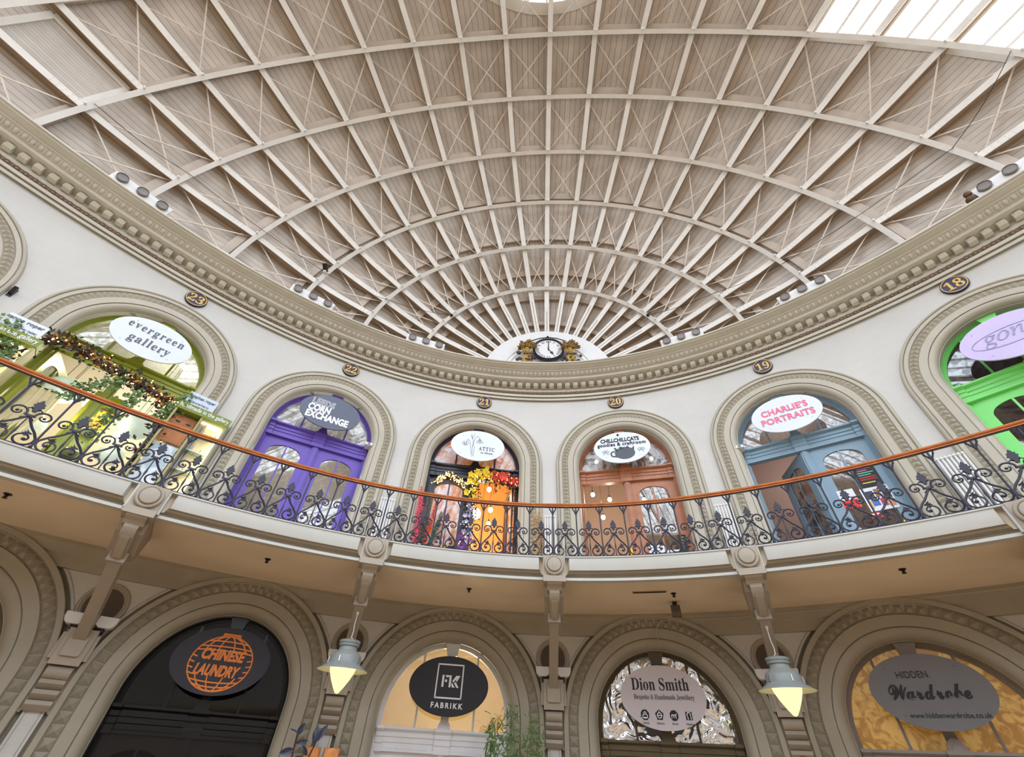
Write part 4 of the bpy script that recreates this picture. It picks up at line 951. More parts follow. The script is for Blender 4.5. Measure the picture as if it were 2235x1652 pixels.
# ground floor signs
t = psign(-2, 1.14, 'charcoal oval sign on the black shop front with an orange paper lantern reading CHINESE LAUNDRY', SCL, .49)
text('CHINESE', .21, TXO, t, 0, 1.215, YT, width=.68, off=.010, shear=.18); text('LAUNDRY', .21, TXO, t, -.01, .99, YT, width=.70, off=.010, shear=.18)
LR, LZ, LC = .49, .395, 1.10
ln = [arc(0, LC, LR * .98, LZ, 0, 360, 49), arc(0, LC + LZ - .005, .14, .03, 0, 180, 9), [(-.14, LC + LZ - .02), (-.14, LC + LZ + .03), (.14, LC + LZ + .03), (.14, LC + LZ - .02)]]
for q in (.75, .55, .4):
    w = LR * math.sqrt(1 - q * q); ln.append([(x, LC + LZ * q - .03 * (1 - (x / w) ** 2) * 0 + .02 * (1 - (x / w) ** 2)) for x in np.linspace(-w, w, 13)])
for q in (-.62, -.78, -.9):
    w = LR * math.sqrt(1 - q * q); ln.append([(x, LC + LZ * q - .03 * (1 - (x / w) ** 2)) for x in np.linspace(-w, w, 13)])
for q in (-.72, -.28, .28, .72):
    f = lambda a: (q * LR * math.cos(a), LC + LZ * math.sin(a))
    ln.append([f(a) for a in np.linspace(.42, PI / 2, 8)]); ln.append([f(a) for a in np.linspace(-PI / 2, -.5, 8)])
strokes(ln, .011, TXO, t, YT, 'lantern_drawing')
for sg in (-1, 1): strokes([[(sg * (LR * math.sqrt(1 - (dz / LZ) ** 2)), LC + dz), (sg * (LR * math.sqrt(1 - (dz / LZ) ** 2) - .09), LC + dz - .02)] for dz in (.08, .0, -.08, -.16)], .011, TXO, t, YT, 'lantern_ribs')
t = psign(-1, 1.11, 'black oval sign on the white shop front reading FK FABRIKK', SB, .475)
text('FABRIKK', .115, TXW, t, -.0, .80, YT, width=.60, off=.003, space=1.4)
m = MB(); fr = [(-.25, .26)]
for x0, x1, z0, z1 in ((-.26, .26, 1.43, 1.455), (-.26, .26, .90, .925), (-.26, -.235, .90, 1.455), (.235, .26, .90, 1.455)): m.box(x0, x1, YT, YT + .006, z0, z1)
for o in ([(-.15, 1.08), (-.15, 1.27), (-.11, 1.27), (-.11, 1.08)], [(-.09, 1.27), (.0, 1.27), (-.03, 1.235), (-.07, 1.235)], [(-.09, 1.2), (-.05, 1.2), (-.05, 1.16), (-.09, 1.16)], [(-.01, 1.08), (-.01, 1.27), (.03, 1.27), (.03, 1.08)], [(.05, 1.18), (.12, 1.27), (.17, 1.27), (.08, 1.16)], [(.05, 1.16), (.11, 1.08), (.06, 1.08), (.04, 1.12)], [(.12, 1.2), (.17, 1.27), (.2, 1.27), (.14, 1.17)], [(.09, 1.15), (.14, 1.08), (.19, 1.08), (.12, 1.17)]):
    m.prism(o[::-1], YT, YT + .006)
m.build('monogram', TXW, t)
t = psign(0, 1.09, 'pearl white oval sign over the mirrored fanlight reading Dion Smith Bespoke & Handmade Jewellery', SPW, .49)
text(mb('Dion Smith'), .27, TXK, t, -.02, 1.28, YT, width=1.04); text(mb('Bespoke & Handmade Jewellery'), .105, TXG, t, .02, 1.075, YT, width=1.08)
for j, (nm, cap) in enumerate((('octagon', 'Gold'), ('pentagon', 'Platinum'), ('octagon', 'Silver'), ('square', 'Palladium'))):
    u0 = -.36 + j * .255; m = MB(); n = {'octagon': 8, 'pentagon': 5, 'square': 4}[nm]; a0 = {'octagon': 22.5, 'pentagon': 90, 'square': 45}[nm]
    o = [(u0 + .078 * math.cos(math.radians(a0 + 360 * q / n)), .82 + .082 * math.sin(math.radians(a0 + 360 * q / n))) for q in range(n)]
    m.prism(o[::-1], YT, YT + .006); m.build('hallmark_badge', TXK, t)
    mk = [[arc(u0, .80, .045, .03, 0, 360, 12), [(u0 - .03, .84), (u0, .865), (u0 + .03, .84)], [(u0 - .045, .78), (u0 + .045, .78)]], [arc(u0, .815, .04, .04, 0, 360, 12), [(u0 - .04, .815), (u0 + .04, .815)], [(u0, .855), (u0, .88)]], [[(u0 - .045, .83), (u0 + .03, .825), (u0 + .045, .85)], [(u0 - .04, .83), (u0 - .045, .78)], [(u0 + .02, .825), (u0 + .03, .78)], [(u0 - .01, .825), (u0 - .005, .785)]], [arc(u0, .83, .03, .04, 200, -20, 10), [(u0 - .02, .77), (u0 - .025, .81)], [(u0 + .03, .77), (u0 + .03, .81)]]][j]
    strokes(mk, .007, TXW, t, YT - .002, 'hallmark_figure')
    text(cap, .04, TXG, t, u0, .705, YT, width=.07 + .012 * len(cap) * .6, off=0)
t = psign(1, 1.16, 'grey oval sign over the gold fanlight reading HIDDEN Wardrobe', SGR, .485)
text('HIDDEN', .13, TXK, t, -.13, 1.37, YT, width=.40); text(ms('Wardrobe'), .30, TXK, t, -.03, 1.15, YT, width=1.0, off=.006); text('www.hiddenwardrobe.co.uk', .09, TXK, t, .08, .86, YT, width=.96, off=0)

# ------------------------------------------------------------------ pendant street lamps
LMET = paint('grey_green_lamp_enamel', (142, 148, 146), .4, .06, 6.0); LIN = paint('cream_lamp_lining', (236, 232, 196), .5, .02); LGL = glow('frosted_lamp_glow', (250, 246, 180), 1.25); ALU = paint('galvanised_fitting', (190, 190, 190), .3, .05, metal=.8)
for k, lab in ((-1, 'glowing grey green pendant lamp hanging left of the white shop front'), (1, 'glowing grey green pendant lamp hanging right of the mirrored fanlight')):
    s0 = k * BAY; P = wp(s0, 1.72, 0)
    t = thing('pendant_lamp', lab, 'pendant lamp', (P[0], P[1], .70 + ZO), 0, off=(0, 0, 0), group='pendant lamps under the gallery')
    m = MB(); m.lathe([(.001, .012), (.03, .025), (.085, .10), (.145, .20), (.188, .29), (.208, .37), (.205, .41), (.18, .43)], 32); m.build('glass_bowl', LGL, t, smooth=60)
    m = MB(); m.lathe([(.395, .305), (.385, .315), (.33, .345), (.275, .38), (.252, .40), (.245, .49), (.225, .52), (.165, .56), (.145, .59), (.138, .635), (.160, .64), (.162, .665), (.153, .675), (.166, .682), (.168, .715), (.15, .725), (.08, .732), (.001, .735)], 40); m.build('housing', LMET, t, smooth=30)
    m = MB(); m.lathe([(.388, .308), (.32, .343), (.265, .38), (.21, .40)], 40); m.build('reflector', LIN, t, smooth=40)
    m = MB()
    for a in (200, 270, 340):
        c, s_ = math.cos(math.radians(a)), math.sin(math.radians(a)); m.bar((.258 * c, .258 * s_, .40), (.252 * c, .252 * s_, .48), .018, .02, (c, s_, 0))
    m.tube(arc3 if False else [(.03 * math.cos(a), 0, .735 + .03 * math.sin(a)) for a in np.linspace(0, 2 * PI, 13)], .006, 5); m.build('latch', ALU, t)
    m = MB(); m.tube([(0, 0, .76), (.01, 0, .86), (-.004, 0, .95), (0, 0, 1.12)], .008, 5); m.tube([(0, 0, 1.10), (0, 0, 1.13), (0, 0, 1.24), (0, 0, 1.27)], [.012, .026, .026, .010], 8); m.build('cable_plug', WHITE, t, smooth=50)
# ------------------------------------------------------------------ clock and wheatsheaves
ck = thing('clock', 'round white roman numeral clock in a dark studded rim at the end of the roof', 'clock', (.27, 27.38, 10.0 + ZO), off=(0, 0, 0))
CZ = .64
def MY(y): return Matrix.Translation((0, y, CZ)) @ Matrix.Rotation(PI / 2, 4, 'X')
m = MB(); m.lathe([(.475, 0), (.475, .02), (.001, .02)], 48, MY(-.05)); m.build('dial', WHITE, ck)
m = MB(); m.lathe([(.47, -.05), (.47, .045), (.485, .06), (.51, .07), (.535, .05), (.54, .0), (.54, -.05)], 48, MY(-.05))
for q in range(40):
    a = 2 * PI * q / 40; m.ball((.515 * math.cos(a), -.12, CZ + .515 * math.sin(a)), .024, 6, 5)
m.build('rim', paint('dark_clock_rim', (30, 26, 38), .35, .1), ck, smooth=40)
OFF[ck.name] = (0, 0, 0)
for j, nme in enumerate(['XII', 'I', 'II', 'III', 'IIII', 'V', 'VI', 'VII', 'VIII', 'IX', 'X', 'XI']):
    a = PI / 2 - j * PI / 6; text(mb(nme), .13, TXK, ck, .385 * math.cos(a), CZ + .385 * math.sin(a), -.074, off=-.003, rot=a - PI / 2, name='numeral')
m = MB(); m.prism([(-.012, CZ - .08), (-.016, CZ), (-.010, CZ + .38), (.010, CZ + .38), (.016, CZ), (.012, CZ - .08)], -.095, -.085); m.build('minute_hand', DARK, ck)
a = math.radians(90 - 149); c, s_ = math.cos(a), math.sin(a)
o = [(-.06, -.012), (.15, -.012), (.17, -.045), (.21, -.05), (.25, -.025), (.33, -.006), (.33, .006), (.25, .025), (.21, .05), (.17, .045), (.15, .012), (-.06, .012)]
m = MB(); m.prism([(x * c - z * s_, CZ + x * s_ + z * c) for x, z in o][::-1], -.085, -.077); m.build('hour_hand', DARK, ck)
m = MB(); m.tube([(-.62, -.06, CZ + .44), (-.3, -.08, CZ + .56), (0, -.09, CZ + .60), (.3, -.08, CZ + .56), (.62, -.06, CZ + .44)], .018, 6); m.ball((-.02, -.09, CZ + .62), .045, 8, 6); m.build('garland_bar', bpy.data.materials['dark_clock_rim'], ck, smooth=50)
m = MB(); r5 = random.Random(8)
for q in range(46):
    sg = -1 if q % 2 else 1
    m.ball((sg * (.45 + r5.random() * .65), -.06 - r5.random() * .08, CZ - .62 + r5.random() * (.42 if q % 4 else .25)), .035 + r5.random() * .035, 6, 5, (1, .7, 1))
m.build('carved_fruit', paint('dark_plum_carving', (62, 46, 48), .4, .35, 9.0), ck, smooth=60)
GW = paint('old_gold_carving', (122, 92, 40), .38, .4, 10.0, metal=.3)
for sg, lab in ((-1, 'gilded carved wheatsheaf left of the roof clock'), (1, 'gilded carved wheatsheaf right of the roof clock')):
    t = thing('wheatsheaf', lab, 'carving', (.27 + sg * .74, 27.36, 9.95 + ZO), off=(0, 0, 0), group='wheatsheaves beside the clock')
    m = MB(); r5 = random.Random(3)
    for q in range(34):
        b_ = r5.uniform(-1, 1); tp = r5.uniform(-1, 1)
        m.tube([(b_ * .20, -.05 - .05 * r5.random(), 0), (b_ * .09, -.10, .36), (tp * .10, -.12, .46), (tp * .24, -.12 - .06 * r5.random(), .66 + .1 * r5.random())], .016, 5)
    m.build('stalks', paint('yellow_gold_stalks', (172, 142, 70), .4, .25, 9.0) if sg < 0 else bpy.data.materials['yellow_gold_stalks'], t, smooth=60)
    m = MB(); m.lathe([(.10, .37), (.125, .40), (.125, .44), (.10, .47)], 12, Matrix.Translation((0, -.09, 0)) @ Matrix.Diagonal((1, .7, 1, 1))); m.build('tie', GW, t, smooth=50)
    m = MB()
    for q in range(110):
        a = r5.uniform(-.5, PI + .5); rr_ = r5.uniform(.05, .32); c3 = (rr_ * math.cos(a) * .95, -.10 - .10 * r5.random(), .72 + rr_ * math.sin(a) * .85)
        d3 = np.array([math.cos(a), -.3, math.sin(a)]) * .065
        m.tube([np.array(c3) - d3, np.array(c3) - d3 * .3, np.array(c3) + d3 * .5, np.array(c3) + d3 * 1.2], [.012, .038, .034, .006], 6)
    m.build('ears', GW, t, smooth=60)
# ------------------------------------------------------------------ floodlight bars on the cornice
LENS = paint('grey_floodlight_lens', (120, 112, 108), .25, .1)
for s0, lab in ((-12.5, 'white floodlight bar on the cornice at far left'), (-8.0, 'white floodlight bar on the cornice above number 22'), (-4.3, 'white floodlight bar on the cornice left of the clock'), (4.5, 'white floodlight bar on the cornice right of the clock'), (7.95, 'white floodlight bar on the cornice above number 19'), (12.3, 'white floodlight bar on the cornice at far right')):
    t = wthing('floodlight_bar', lab, 'floodlight', s0, 9.425, group='floodlight bars on the cornice')
    m = MB(); m.prism_yz([(-.94, 9.425), (-.985, 9.43), (-.965, 9.74), (-.94, 9.74)], -.60, .60); m.box(-.5, .5, -.94, -.8, 9.425, 9.47); m.build('mounting_board', WHITE, t)
    for u in (-.42, 0, .42):
        Mx = Matrix.Translation((u, -.97, 9.60)) @ Matrix.Rotation(math.radians(8), 4, 'X') @ Matrix.Rotation(PI / 2, 4, 'X')
        m = MB(); m.lathe([(.115, 0), (.115, .09), (.105, .095), (.098, .075), (.001, .07)], 24, Mx); m.build('lamp_head', LENS, t, smooth=30)
# ------------------------------------------------------------------ radiators
for k, n, lab in ((-1, 6, 'white column radiator between the purple and navy doors'), (0, 5, 'white column radiator between the navy and timber doors'), (1, 6, 'white column radiator between the timber and blue grey doors'), (2, 8, 'white column radiator left of the bright green door')):
    t = wthing('radiator', lab, 'radiator', k * BAY, 2.785, group='column radiators on the gallery')
    for j in range(n):
        u = (j - (n - 1) / 2) * .062; m = MB()
        for y in (-.22, -.30): m.tube([(u, y, 2.80), (u, y, 3.0), (u, y, 4.58), (u, y, 4.65)], [.016, .021, .021, .016], 8)
        m.tube([(u, -.19, 4.62), (u, -.33, 4.62)], .022, 8); m.tube([(u, -.19, 2.92), (u, -.33, 2.92)], .022, 8); m.build('column', WHITE, t, smooth=50)
    m = MB(); e = (n - 1) / 2 * .062 + .03; m.tube([(-e, -.26, 2.92), (e, -.26, 2.92)], .018, 6); m.tube([(-e, -.26, 4.62), (e, -.26, 4.62)], .018, 6); m.build('manifold', WHITE, t)
# ------------------------------------------------------------------ small fittings under the gallery
for s0, d, lab in ((-10.07, 1.62, 'small dark sprinkler head in the gallery soffit at far left'), (-6.14, 1.5, 'small dark sprinkler head in the soffit above the black shop front'), (-1.91, 1.5, 'small dark sprinkler head in the soffit above the white shop front'), (2.61, 1.47, 'small dark sprinkler head in the soffit beside the tan vent strip'), (6.57, 1.62, 'small dark sprinkler head in the soffit above the gold fanlight')):
    t = wthing('sprinkler_head', lab, 'sprinkler', s0, 2.42, group='sprinkler heads in the soffit', d=d)
    m = MB(); Mx = Matrix.Translation((0, -d, 0)); m.lathe([(.05, 2.50), (.045, 2.485), (.016, 2.48), (.014, 2.45), (.03, 2.44), (.032, 2.435), (.001, 2.43)], 12, Mx); m.build('head', DARK, t, smooth=40)
    m = MB(); m.tube([(-.012, -d, 2.48), (-.02, -d, 2.47), (-.02, -d, 2.445), (0, -d, 2.437), (.02, -d, 2.445), (.02, -d, 2.47), (.012, -d, 2.48)], .004, 5); m.build('yoke', DARK, t)
t = wthing('vent_strip', 'narrow tan vent strip in the soffit above the mirrored fanlight', 'vent', 2.11, 2.48, d=1.63); m = MB(); m.box(-.31, .31, -1.665, -1.595, 2.485, 2.50); m.build('strip_frame', paint('tan_vent', (190, 150, 90), .5, .05), t); m = MB()
for q in (-1.65, -1.63, -1.61): m.box(-.29, .29, q - .005, q + .005, 2.478, 2.486)
m.build('vent_bar', DARK, t)
t = wthing('motion_sensor', 'grey tilted box sensor fixed under the soffit by the mirrored fanlight', 'sensor', 2.61, 2.3, d=.9); m = MB(); m.prism_yz([(-.94, 2.44), (-1.0, 2.42), (-1.02, 2.30), (-.99, 2.24), (-.86, 2.24), (-.84, 2.42), (-.88, 2.44)], -.085, .085); m.build('housing', paint('grey_sensor', (92, 84, 74), .3, .1), t); m = MB(); m.box(-.04, .04, -.94, -.88, 2.43, 2.50); m.build('mount', DARK, t)
t = wthing('cable', 'thin pale cable clipped along the frieze and down to the mirrored fanlight', 'cable', 2.2, 1.9)
m = MB(); s_l = np.linspace(2.5, 8.3, 60); pts = [wp(2.16, .10, 1.9), wp(2.20, .125, 2.0), wp(2.15, .135, 2.1), wp(2.17, .15, 2.2), wp(2.24, .14, 2.31), wp(2.34, .12, 2.365)] + [wp(q, .095, 2.37 + .014 * (q - 2.5) + .008 * math.sin(q * 3)) for q in s_l]
m.tube(pts, .007, 5); o = m.build('cable_run', paint('beige_cable', (196, 186, 168), .5, .03), None, off=tuple(t.location)); bpy.data.objects.remove(t)
o.location = tuple(OFF[o.name]); tag(o, 'thin pale cable clipped along the frieze and down to the mirrored fanlight', 'cable'); o.name = 'cable'
for s0, z, lab in ((-5.02, 6.14, 'small white sensor box on the door frame right of the purple fanlight'), (4.97, 6.15, 'small white sensor box on the surround left of the blue grey fanlight')):
    t = wthing('wall_sensor', lab, 'sensor', s0, z - .05); m = MB(); m.box(-.09, .09, -.08 + .0, .2, z - .035, z + .035); m.build('case', WHITE, t); m = MB(); m.box(-.03, .03, -.095, -.08, z - .02, z + .02); m.build('lens', LENS, t)
t = wthing('wall_fixture', 'small dark wedge shaped fixture on the cream wall at far left', 'wall fixture', -12.58, 6.25); m = MB(); m.prism_yz([(0, 6.24), (-.08, 6.27), (-.14, 6.40), (-.10, 6.43), (0, 6.38)], -.03, .03); m.build('body', DARK, t); m = MB(); m.box(-.035, .035, -.02, 0, 6.22, 6.42); m.build('back_plate', NAVY, t)
t = wthing('security_camera', 'small black camera on a white bracket on the third roof arch, left side', 'camera', -7.0, 9.9)
p = rs(3.0, math.radians(163.8), -.02); t.location = tuple(p); t.rotation_euler = (0, 0, 0); OFF[t.name] = (0, 0, 0)
m = MB(); m.bar((0, -.05, .02), (0, -.28, .16), .11, .10); m.build('camera_body', DARK, t); m = MB(); m.bar((0, 0, 0), (0, -.12, .03), .05, .05); m.bar((0, -.08, -.06), (0, -.08, .04), .09, .09, (0, 1, 0)); m.build('bracket', WHITE, t)
P = wp(11.58, .93, 9.425); t = thing('perched_ornament', 'small dark brown rounded object on the cornice lip at upper right', 'ornament', tuple(P), off=(0, 0, 0)); m = MB(); m.ball((0, 0, .10), .11, 12, 8, (1, .9, 1)); m.build('body', paint('brown_ornament', (96, 70, 52), .6, .3, 9), t, smooth=60); m = MB(); m.ball((-.04, -.05, .24), .075, 10, 8); m.build('head', bpy.data.materials['brown_ornament'], t, smooth=60)
for lab, lst in (('thin dark wire slung across the left side of the roof', [(6, 167.7), (5, 165.9), (3, 163.8), (2, 159.1), (1, 144.6)]), ('thin dark wire slung across the right side of the roof', [(6, 21.6), (5, 15.5), (3, 18.0), (2, 23.1), (1, 34.3)])):
    P = [rs(float(i), math.radians(a), -.05) for i, a in lst]; pts = []
    for a, b in zip(P[:-1], P[1:]):
        for q in np.linspace(0, 1, 7)[:-1]: pts.append(a + (b - a) * q - np.array([0, 0, .12 * math.sin(PI * q)]))
    pts.append(P[-1]); m = MB(); m.tube(pts, .008, 5); m.ball(tuple(P[-1]), .06, 6, 5); o = m.build('roof_wire', DARK, None, off=tuple(P[0])); o.location = tuple(P[0]); tag(o, lab, 'wire', group='wires slung under the roof')

# ------------------------------------------------------------------ plants, garlands, displays
def leaves(m, pts, size, r, jit, n, rg, droop=.0, asp=.45):
    for _ in range(n):
        c = np.array(pts[rg.randrange(len(pts))]) + np.array([rg.gauss(0, jit), rg.gauss(0, jit * .7), rg.gauss(0, jit)])
        d = np.array([rg.uniform(-1, 1), rg.uniform(-1, .3), rg.uniform(-1, 1) - droop]); d /= np.linalg.norm(d)
        s_ = size * rg.uniform(.6, 1.3); w = np.cross(d, [rg.uniform(-.4, .4), -1, rg.uniform(-.4, .4)]); w /= np.linalg.norm(w) + 1e-9
        nn = np.cross(w, d)
        m.add([c, c + d * s_ * .45 + w * s_ * asp * .5 - nn * s_ * .06, c + d * s_, c + d * s_ * .45 - w * s_ * asp * .5 - nn * s_ * .06], [(0, 1, 2, 3)])
def flowers(m, pts, size, jit, n, rg):
    for _ in range(n):
        c = np.array(pts[rg.randrange(len(pts))]) + np.array([rg.gauss(0, jit), -abs(rg.gauss(.05, jit * .5)), rg.gauss(0, jit)])
        s_ = size * rg.uniform(.7, 1.2); ax = np.array([rg.uniform(-.5, .5), -1, rg.uniform(-.7, .2)]); ax /= np.linalg.norm(ax)
        x = np.cross(ax, [0, 0, 1.0]); x /= np.linalg.norm(x); z = np.cross(x, ax)
        a0 = rg.random() * 6
        for q in range(5):
            a = a0 + 2 * PI * q / 5; d = x * math.cos(a) + z * math.sin(a); e = x * math.cos(a + .6) + z * math.sin(a + .6); f = x * math.cos(a - .6) + z * math.sin(a - .6)
            m.add([c, c + e * s_ * .7 + ax * s_ * .15, c + d * s_ * 1.05 + ax * s_ * .25, c + f * s_ * .7 + ax * s_ * .15], [(0, 1, 2, 3)])
def lights(m, pts, r, jit, n, rg, yo=-.08):
    for _ in range(n):
        c = np.array(pts[rg.randrange(len(pts))]) + np.array([rg.gauss(0, jit), yo + rg.gauss(0, .02), rg.gauss(0, jit)]); m.ball(tuple(c), r, 6, 4)
def path(pl, n=40):
    pl = np.array(pl, float); L = np.concatenate([[0], np.cumsum(np.linalg.norm(np.diff(pl, axis=0), axis=1))]); t_ = np.linspace(0, L[-1], n)
    return [np.array([np.interp(q, L, pl[:, i]) for i in range(3)]) for q in t_]
LG = paint('leaf_green', (104, 132, 80), .5, .35, 9.0); LD = paint('dark_leaf_green', (38, 52, 38), .5, .4, 9.0); LB = paint('maroon_leaf', (64, 30, 32), .5, .5, 9.0); LO = paint('autumn_orange_leaf', (196, 130, 44), .5, .4, 9.0); FY = paint('yellow_petal', (246, 214, 50), .5, .2, 9.0); FR = paint('red_petal', (206, 56, 48), .5, .35, 6.0); FP = paint('purple_petal', (140, 72, 170), .5, .4, 6.0); FW = paint('pale_lilac_petal', (196, 190, 230), .5, .2, 6.0); FO = paint('orange_petal', (232, 110, 50), .5, .2)
FAIRY = glow('fairy_light_glow', (255, 210, 120), 6.0)
rg = random.Random(21)
gl_ = wthing('garland', 'autumn leaf garland with fairy lights draped over the olive doorway 23', 'garland', -2.5 * BAY, 3.0)
g1 = path([(-1.62, -.16, 4.6), (-1.5, -.16, 5.2), (-1.36, -.16, 5.62), (-1.05, -.05, 5.84), (-.6, .05, 5.84), (0, .05, 5.74), (.6, .05, 5.66), (.98, .0, 5.55), (1.15, -.05, 5.2), (1.20, -.05, 4.6), (1.24, -.05, 3.9)], 70)
m = MB(); m.tube(g1, .03, 5); leaves(m, g1, .12, 0, .08, 620, rg); m.build('maroon_foliage', LB, gl_)
m = MB(); leaves(m, g1, .12, 0, .09, 420, rg); m.build('dark_foliage', LD, gl_)
m = MB(); leaves(m, g1, .12, 0, .085, 230, rg); m.build('orange_leaves', LO, gl_)
iv = path([(-1.75, -.32, 5.65), (-1.6, -.32, 5.45), (-1.5, -.3, 5.0), (-1.45, -.3, 4.6)], 20) + path([(.1, -.05, 5.55), (-.1, -.1, 5.35), (-.25, -.1, 5.1), (-.45, -.1, 4.8)], 16) + path([(.45, -.05, 5.45), (.42, -.1, 5.1), (.35, -.1, 4.7), (.3, -.1, 4.2)], 18) + path([(1.25, -.3, 5.62), (1.15, -.3, 5.3), (1.0, -.2, 5.0)], 12)
m = MB(); leaves(m, iv, .072, 0, .075, 900, rg, asp=.95); m.build('ivy', LG, gl_)
m = MB(); lights(m, g1, .014, .07, 90, rg); m.build('fairy_lights', FAIRY, gl_)
g = wthing('garland', 'bright flower garland with fairy lights round the open half of the navy door 21', 'garland', -.5 * BAY, 2.9)
gt = path([(.02, .12, 5.88), (.35, .1, 5.92), (.7, .1, 5.86), (1.05, .1, 5.82), (1.22, .1, 5.72)], 30); gy = gt[:12]; gr = gt[8:]; gp = path([(.0, .14, 5.8), (.02, .14, 5.4), (-.02, .14, 4.8), (-.06, .14, 4.0), (-.1, .14, 3.0)], 60)
m = MB(); leaves(m, gt, .10, 0, .09, 300, rg, droop=.6); leaves(m, gp[:26], .10, 0, .09, 260, rg); leaves(m, gp[26:], .09, 0, .06, 150, rg); leaves(m, path([(.6, .08, 5.8), (.62, .08, 5.4)], 8) + path([(.95, .08, 5.75), (.97, .08, 5.2)], 10) + path([(1.15, .08, 5.75), (1.17, .08, 4.9)], 14), .05, 0, .02, 170, rg, droop=1); m.build('foliage', LD, g)
for nm, mt, pts, sz, n in (('yellow_flowers', FY, gy + gy + gp[2:14], .08, 52), ('orange_flowers', FO, gt[9:20], .075, 26), ('red_flowers', FR, gt[13:], .085, 46), ('cream_flowers', FW, gp[18:42], .07, 30), ('purple_flowers', FP, gp[36:], .085, 44)):
    m = MB(); flowers(m, pts, sz, .06, n, rg); m.build(nm, mt, g)
m = MB(); lights(m, gp + gt, .013, .07, 110, rg); m.build('fairy_lights', FAIRY, g)
g = wthing('garland', 'twig wreath of fairy lights arched over the closed half of the navy door 21', 'garland', -.5 * BAY, 5.5)
ga = path([(-1.02, .22, 5.62), (-.9, .22, 5.78), (-.65, .22, 5.84), (-.4, .22, 5.74), (-.22, .2, 5.56), (-.12, .2, 5.45)], 30)
m = MB(); leaves(m, ga, .09, 0, .05, 200, rg, asp=.25); m.tube(ga, .015, 5); m.build('twigs', paint('twig_brown', (70, 54, 36), .6, .3), g); m = MB(); lights(m, ga, .015, .055, 130, rg, -.03); m.build('fairy_lights', FAIRY, g)
# pampas bouquet left of the navy door
PK = paint('pink_pampas', (240, 96, 124), .8, .2, 9); PGy = paint('grey_pampas', (120, 108, 92), .8, .2, 9); POr = paint('orange_pampas', (226, 74, 36), .8, .2, 9); PTn = paint('tan_pampas', (216, 186, 140), .8, .2, 9); PGn = paint('green_feather', (70, 130, 90), .8, .3, 9); PV = paint('violet_feather', (120, 70, 130), .8, .3, 9)
def plume(m, a, b, w, n, rg, sz=.09):
    pl = path([a, ((a[0] + b[0]) / 2 + .03, a[1], (a[2] + b[2]) / 2), b], 24)
    for j, c in enumerate(pl):
        ww = w * math.sin(PI * (.08 + .88 * j / 23)) ** .6
        for _ in range(n):
            d = np.array([rg.gauss(0, 1), rg.gauss(0, .8), rg.uniform(-.2, 1.4)]); d /= np.linalg.norm(d); e = c + d * ww * rg.uniform(.5, 1.2)
            wv = np.cross(d, [0, -1, .3]); wv /= np.linalg.norm(wv) + 1e-9
            m.add([c - wv * .004, c + wv * .004, e + d * .02 + wv * .001], [(0, 1, 2)])
            m.add([c + d * ww * .3 - wv * .008, c + d * ww * .3 + wv * .008, e - np.array([0, 0, .02])], [(0, 1, 2)])
bq = wthing('pampas_bouquet', 'dyed pampas grasses in a tall white vase left of the navy door', 'bouquet', -.5 * BAY, 2.785, d=.35)
for nm, mt, a, b, w in (('pink_plume', PK, (-1.20, -.35, 3.6), (-1.30, -.35, 5.10), .13), ('grey_plume', PGy, (-1.08, -.33, 3.5), (-1.05, -.33, 4.98), .13), ('orange_plume', POr, (-1.0, -.36, 3.5), (-.86, -.36, 4.75), .09), ('green_plume', PGn, (-.95, -.36, 3.3), (-.70, -.36, 4.5), .09), ('violet_plume', PV, (-.95, -.34, 3.4), (-.62, -.34, 4.6), .07)):
    m = MB(); plume(m, a, b, w, 26, rg); m.tube([(-1.05, -.35, 3.1), a], .008, 5); m.build(nm, mt, bq)
m = MB(); m.lathe([(.001, 2.785), (.12, 2.785), (.13, 3.0), (.115, 3.35), (.09, 3.62), (.10, 3.66), (.085, 3.66), (.075, 3.6)], 20, Matrix.Translation((-1.05, -.35, 0))); m.build('vase', WHITE, bq, smooth=40)
bq = wthing('pampas_bunch', 'dried tan pampas bunch standing right of the navy door by the radiator', 'bouquet', -.5 * BAY, 2.785, d=.3)
m = MB()
for q in range(4): plume(m, (1.66 + .03 * q, -.3, 3.4), (1.60 + .07 * q, -.3, 4.85 - .12 * (q % 2)), .09, 18, rg)
m.build('plume', PTn, bq); m = MB(); m.lathe([(.001, 2.785), (.10, 2.785), (.12, 3.2), (.09, 3.45), (.08, 3.45)], 16, Matrix.Translation((1.70, -.3, 0))); m.build('vase', WHITE, bq, smooth=40)
ff = wthing('flower_trough', 'low arrangement of mixed dried flowers in front of the navy door', 'flowers', -.5 * BAY, 2.785, d=.35)
fp = path([(-.85, -.35, 3.35), (-.6, -.35, 3.45), (-.4, -.35, 3.3)], 12); m = MB(); leaves(m, fp, .12, 0, .12, 120, rg); m.build('foliage', LD, ff)
for nm, mt in (('orange_flowers', FO), ('purple_flowers', FP), ('yellow_flowers', FY)):
    m = MB(); flowers(m, fp, .06, .13, 16, rg); m.build(nm, mt, ff)
m = MB(); m.box(-.82, -.30, -.48, -.25, 2.785, 3.2); m.build('trough', paint('wicker_trough', (120, 92, 60), .8, .2), ff)
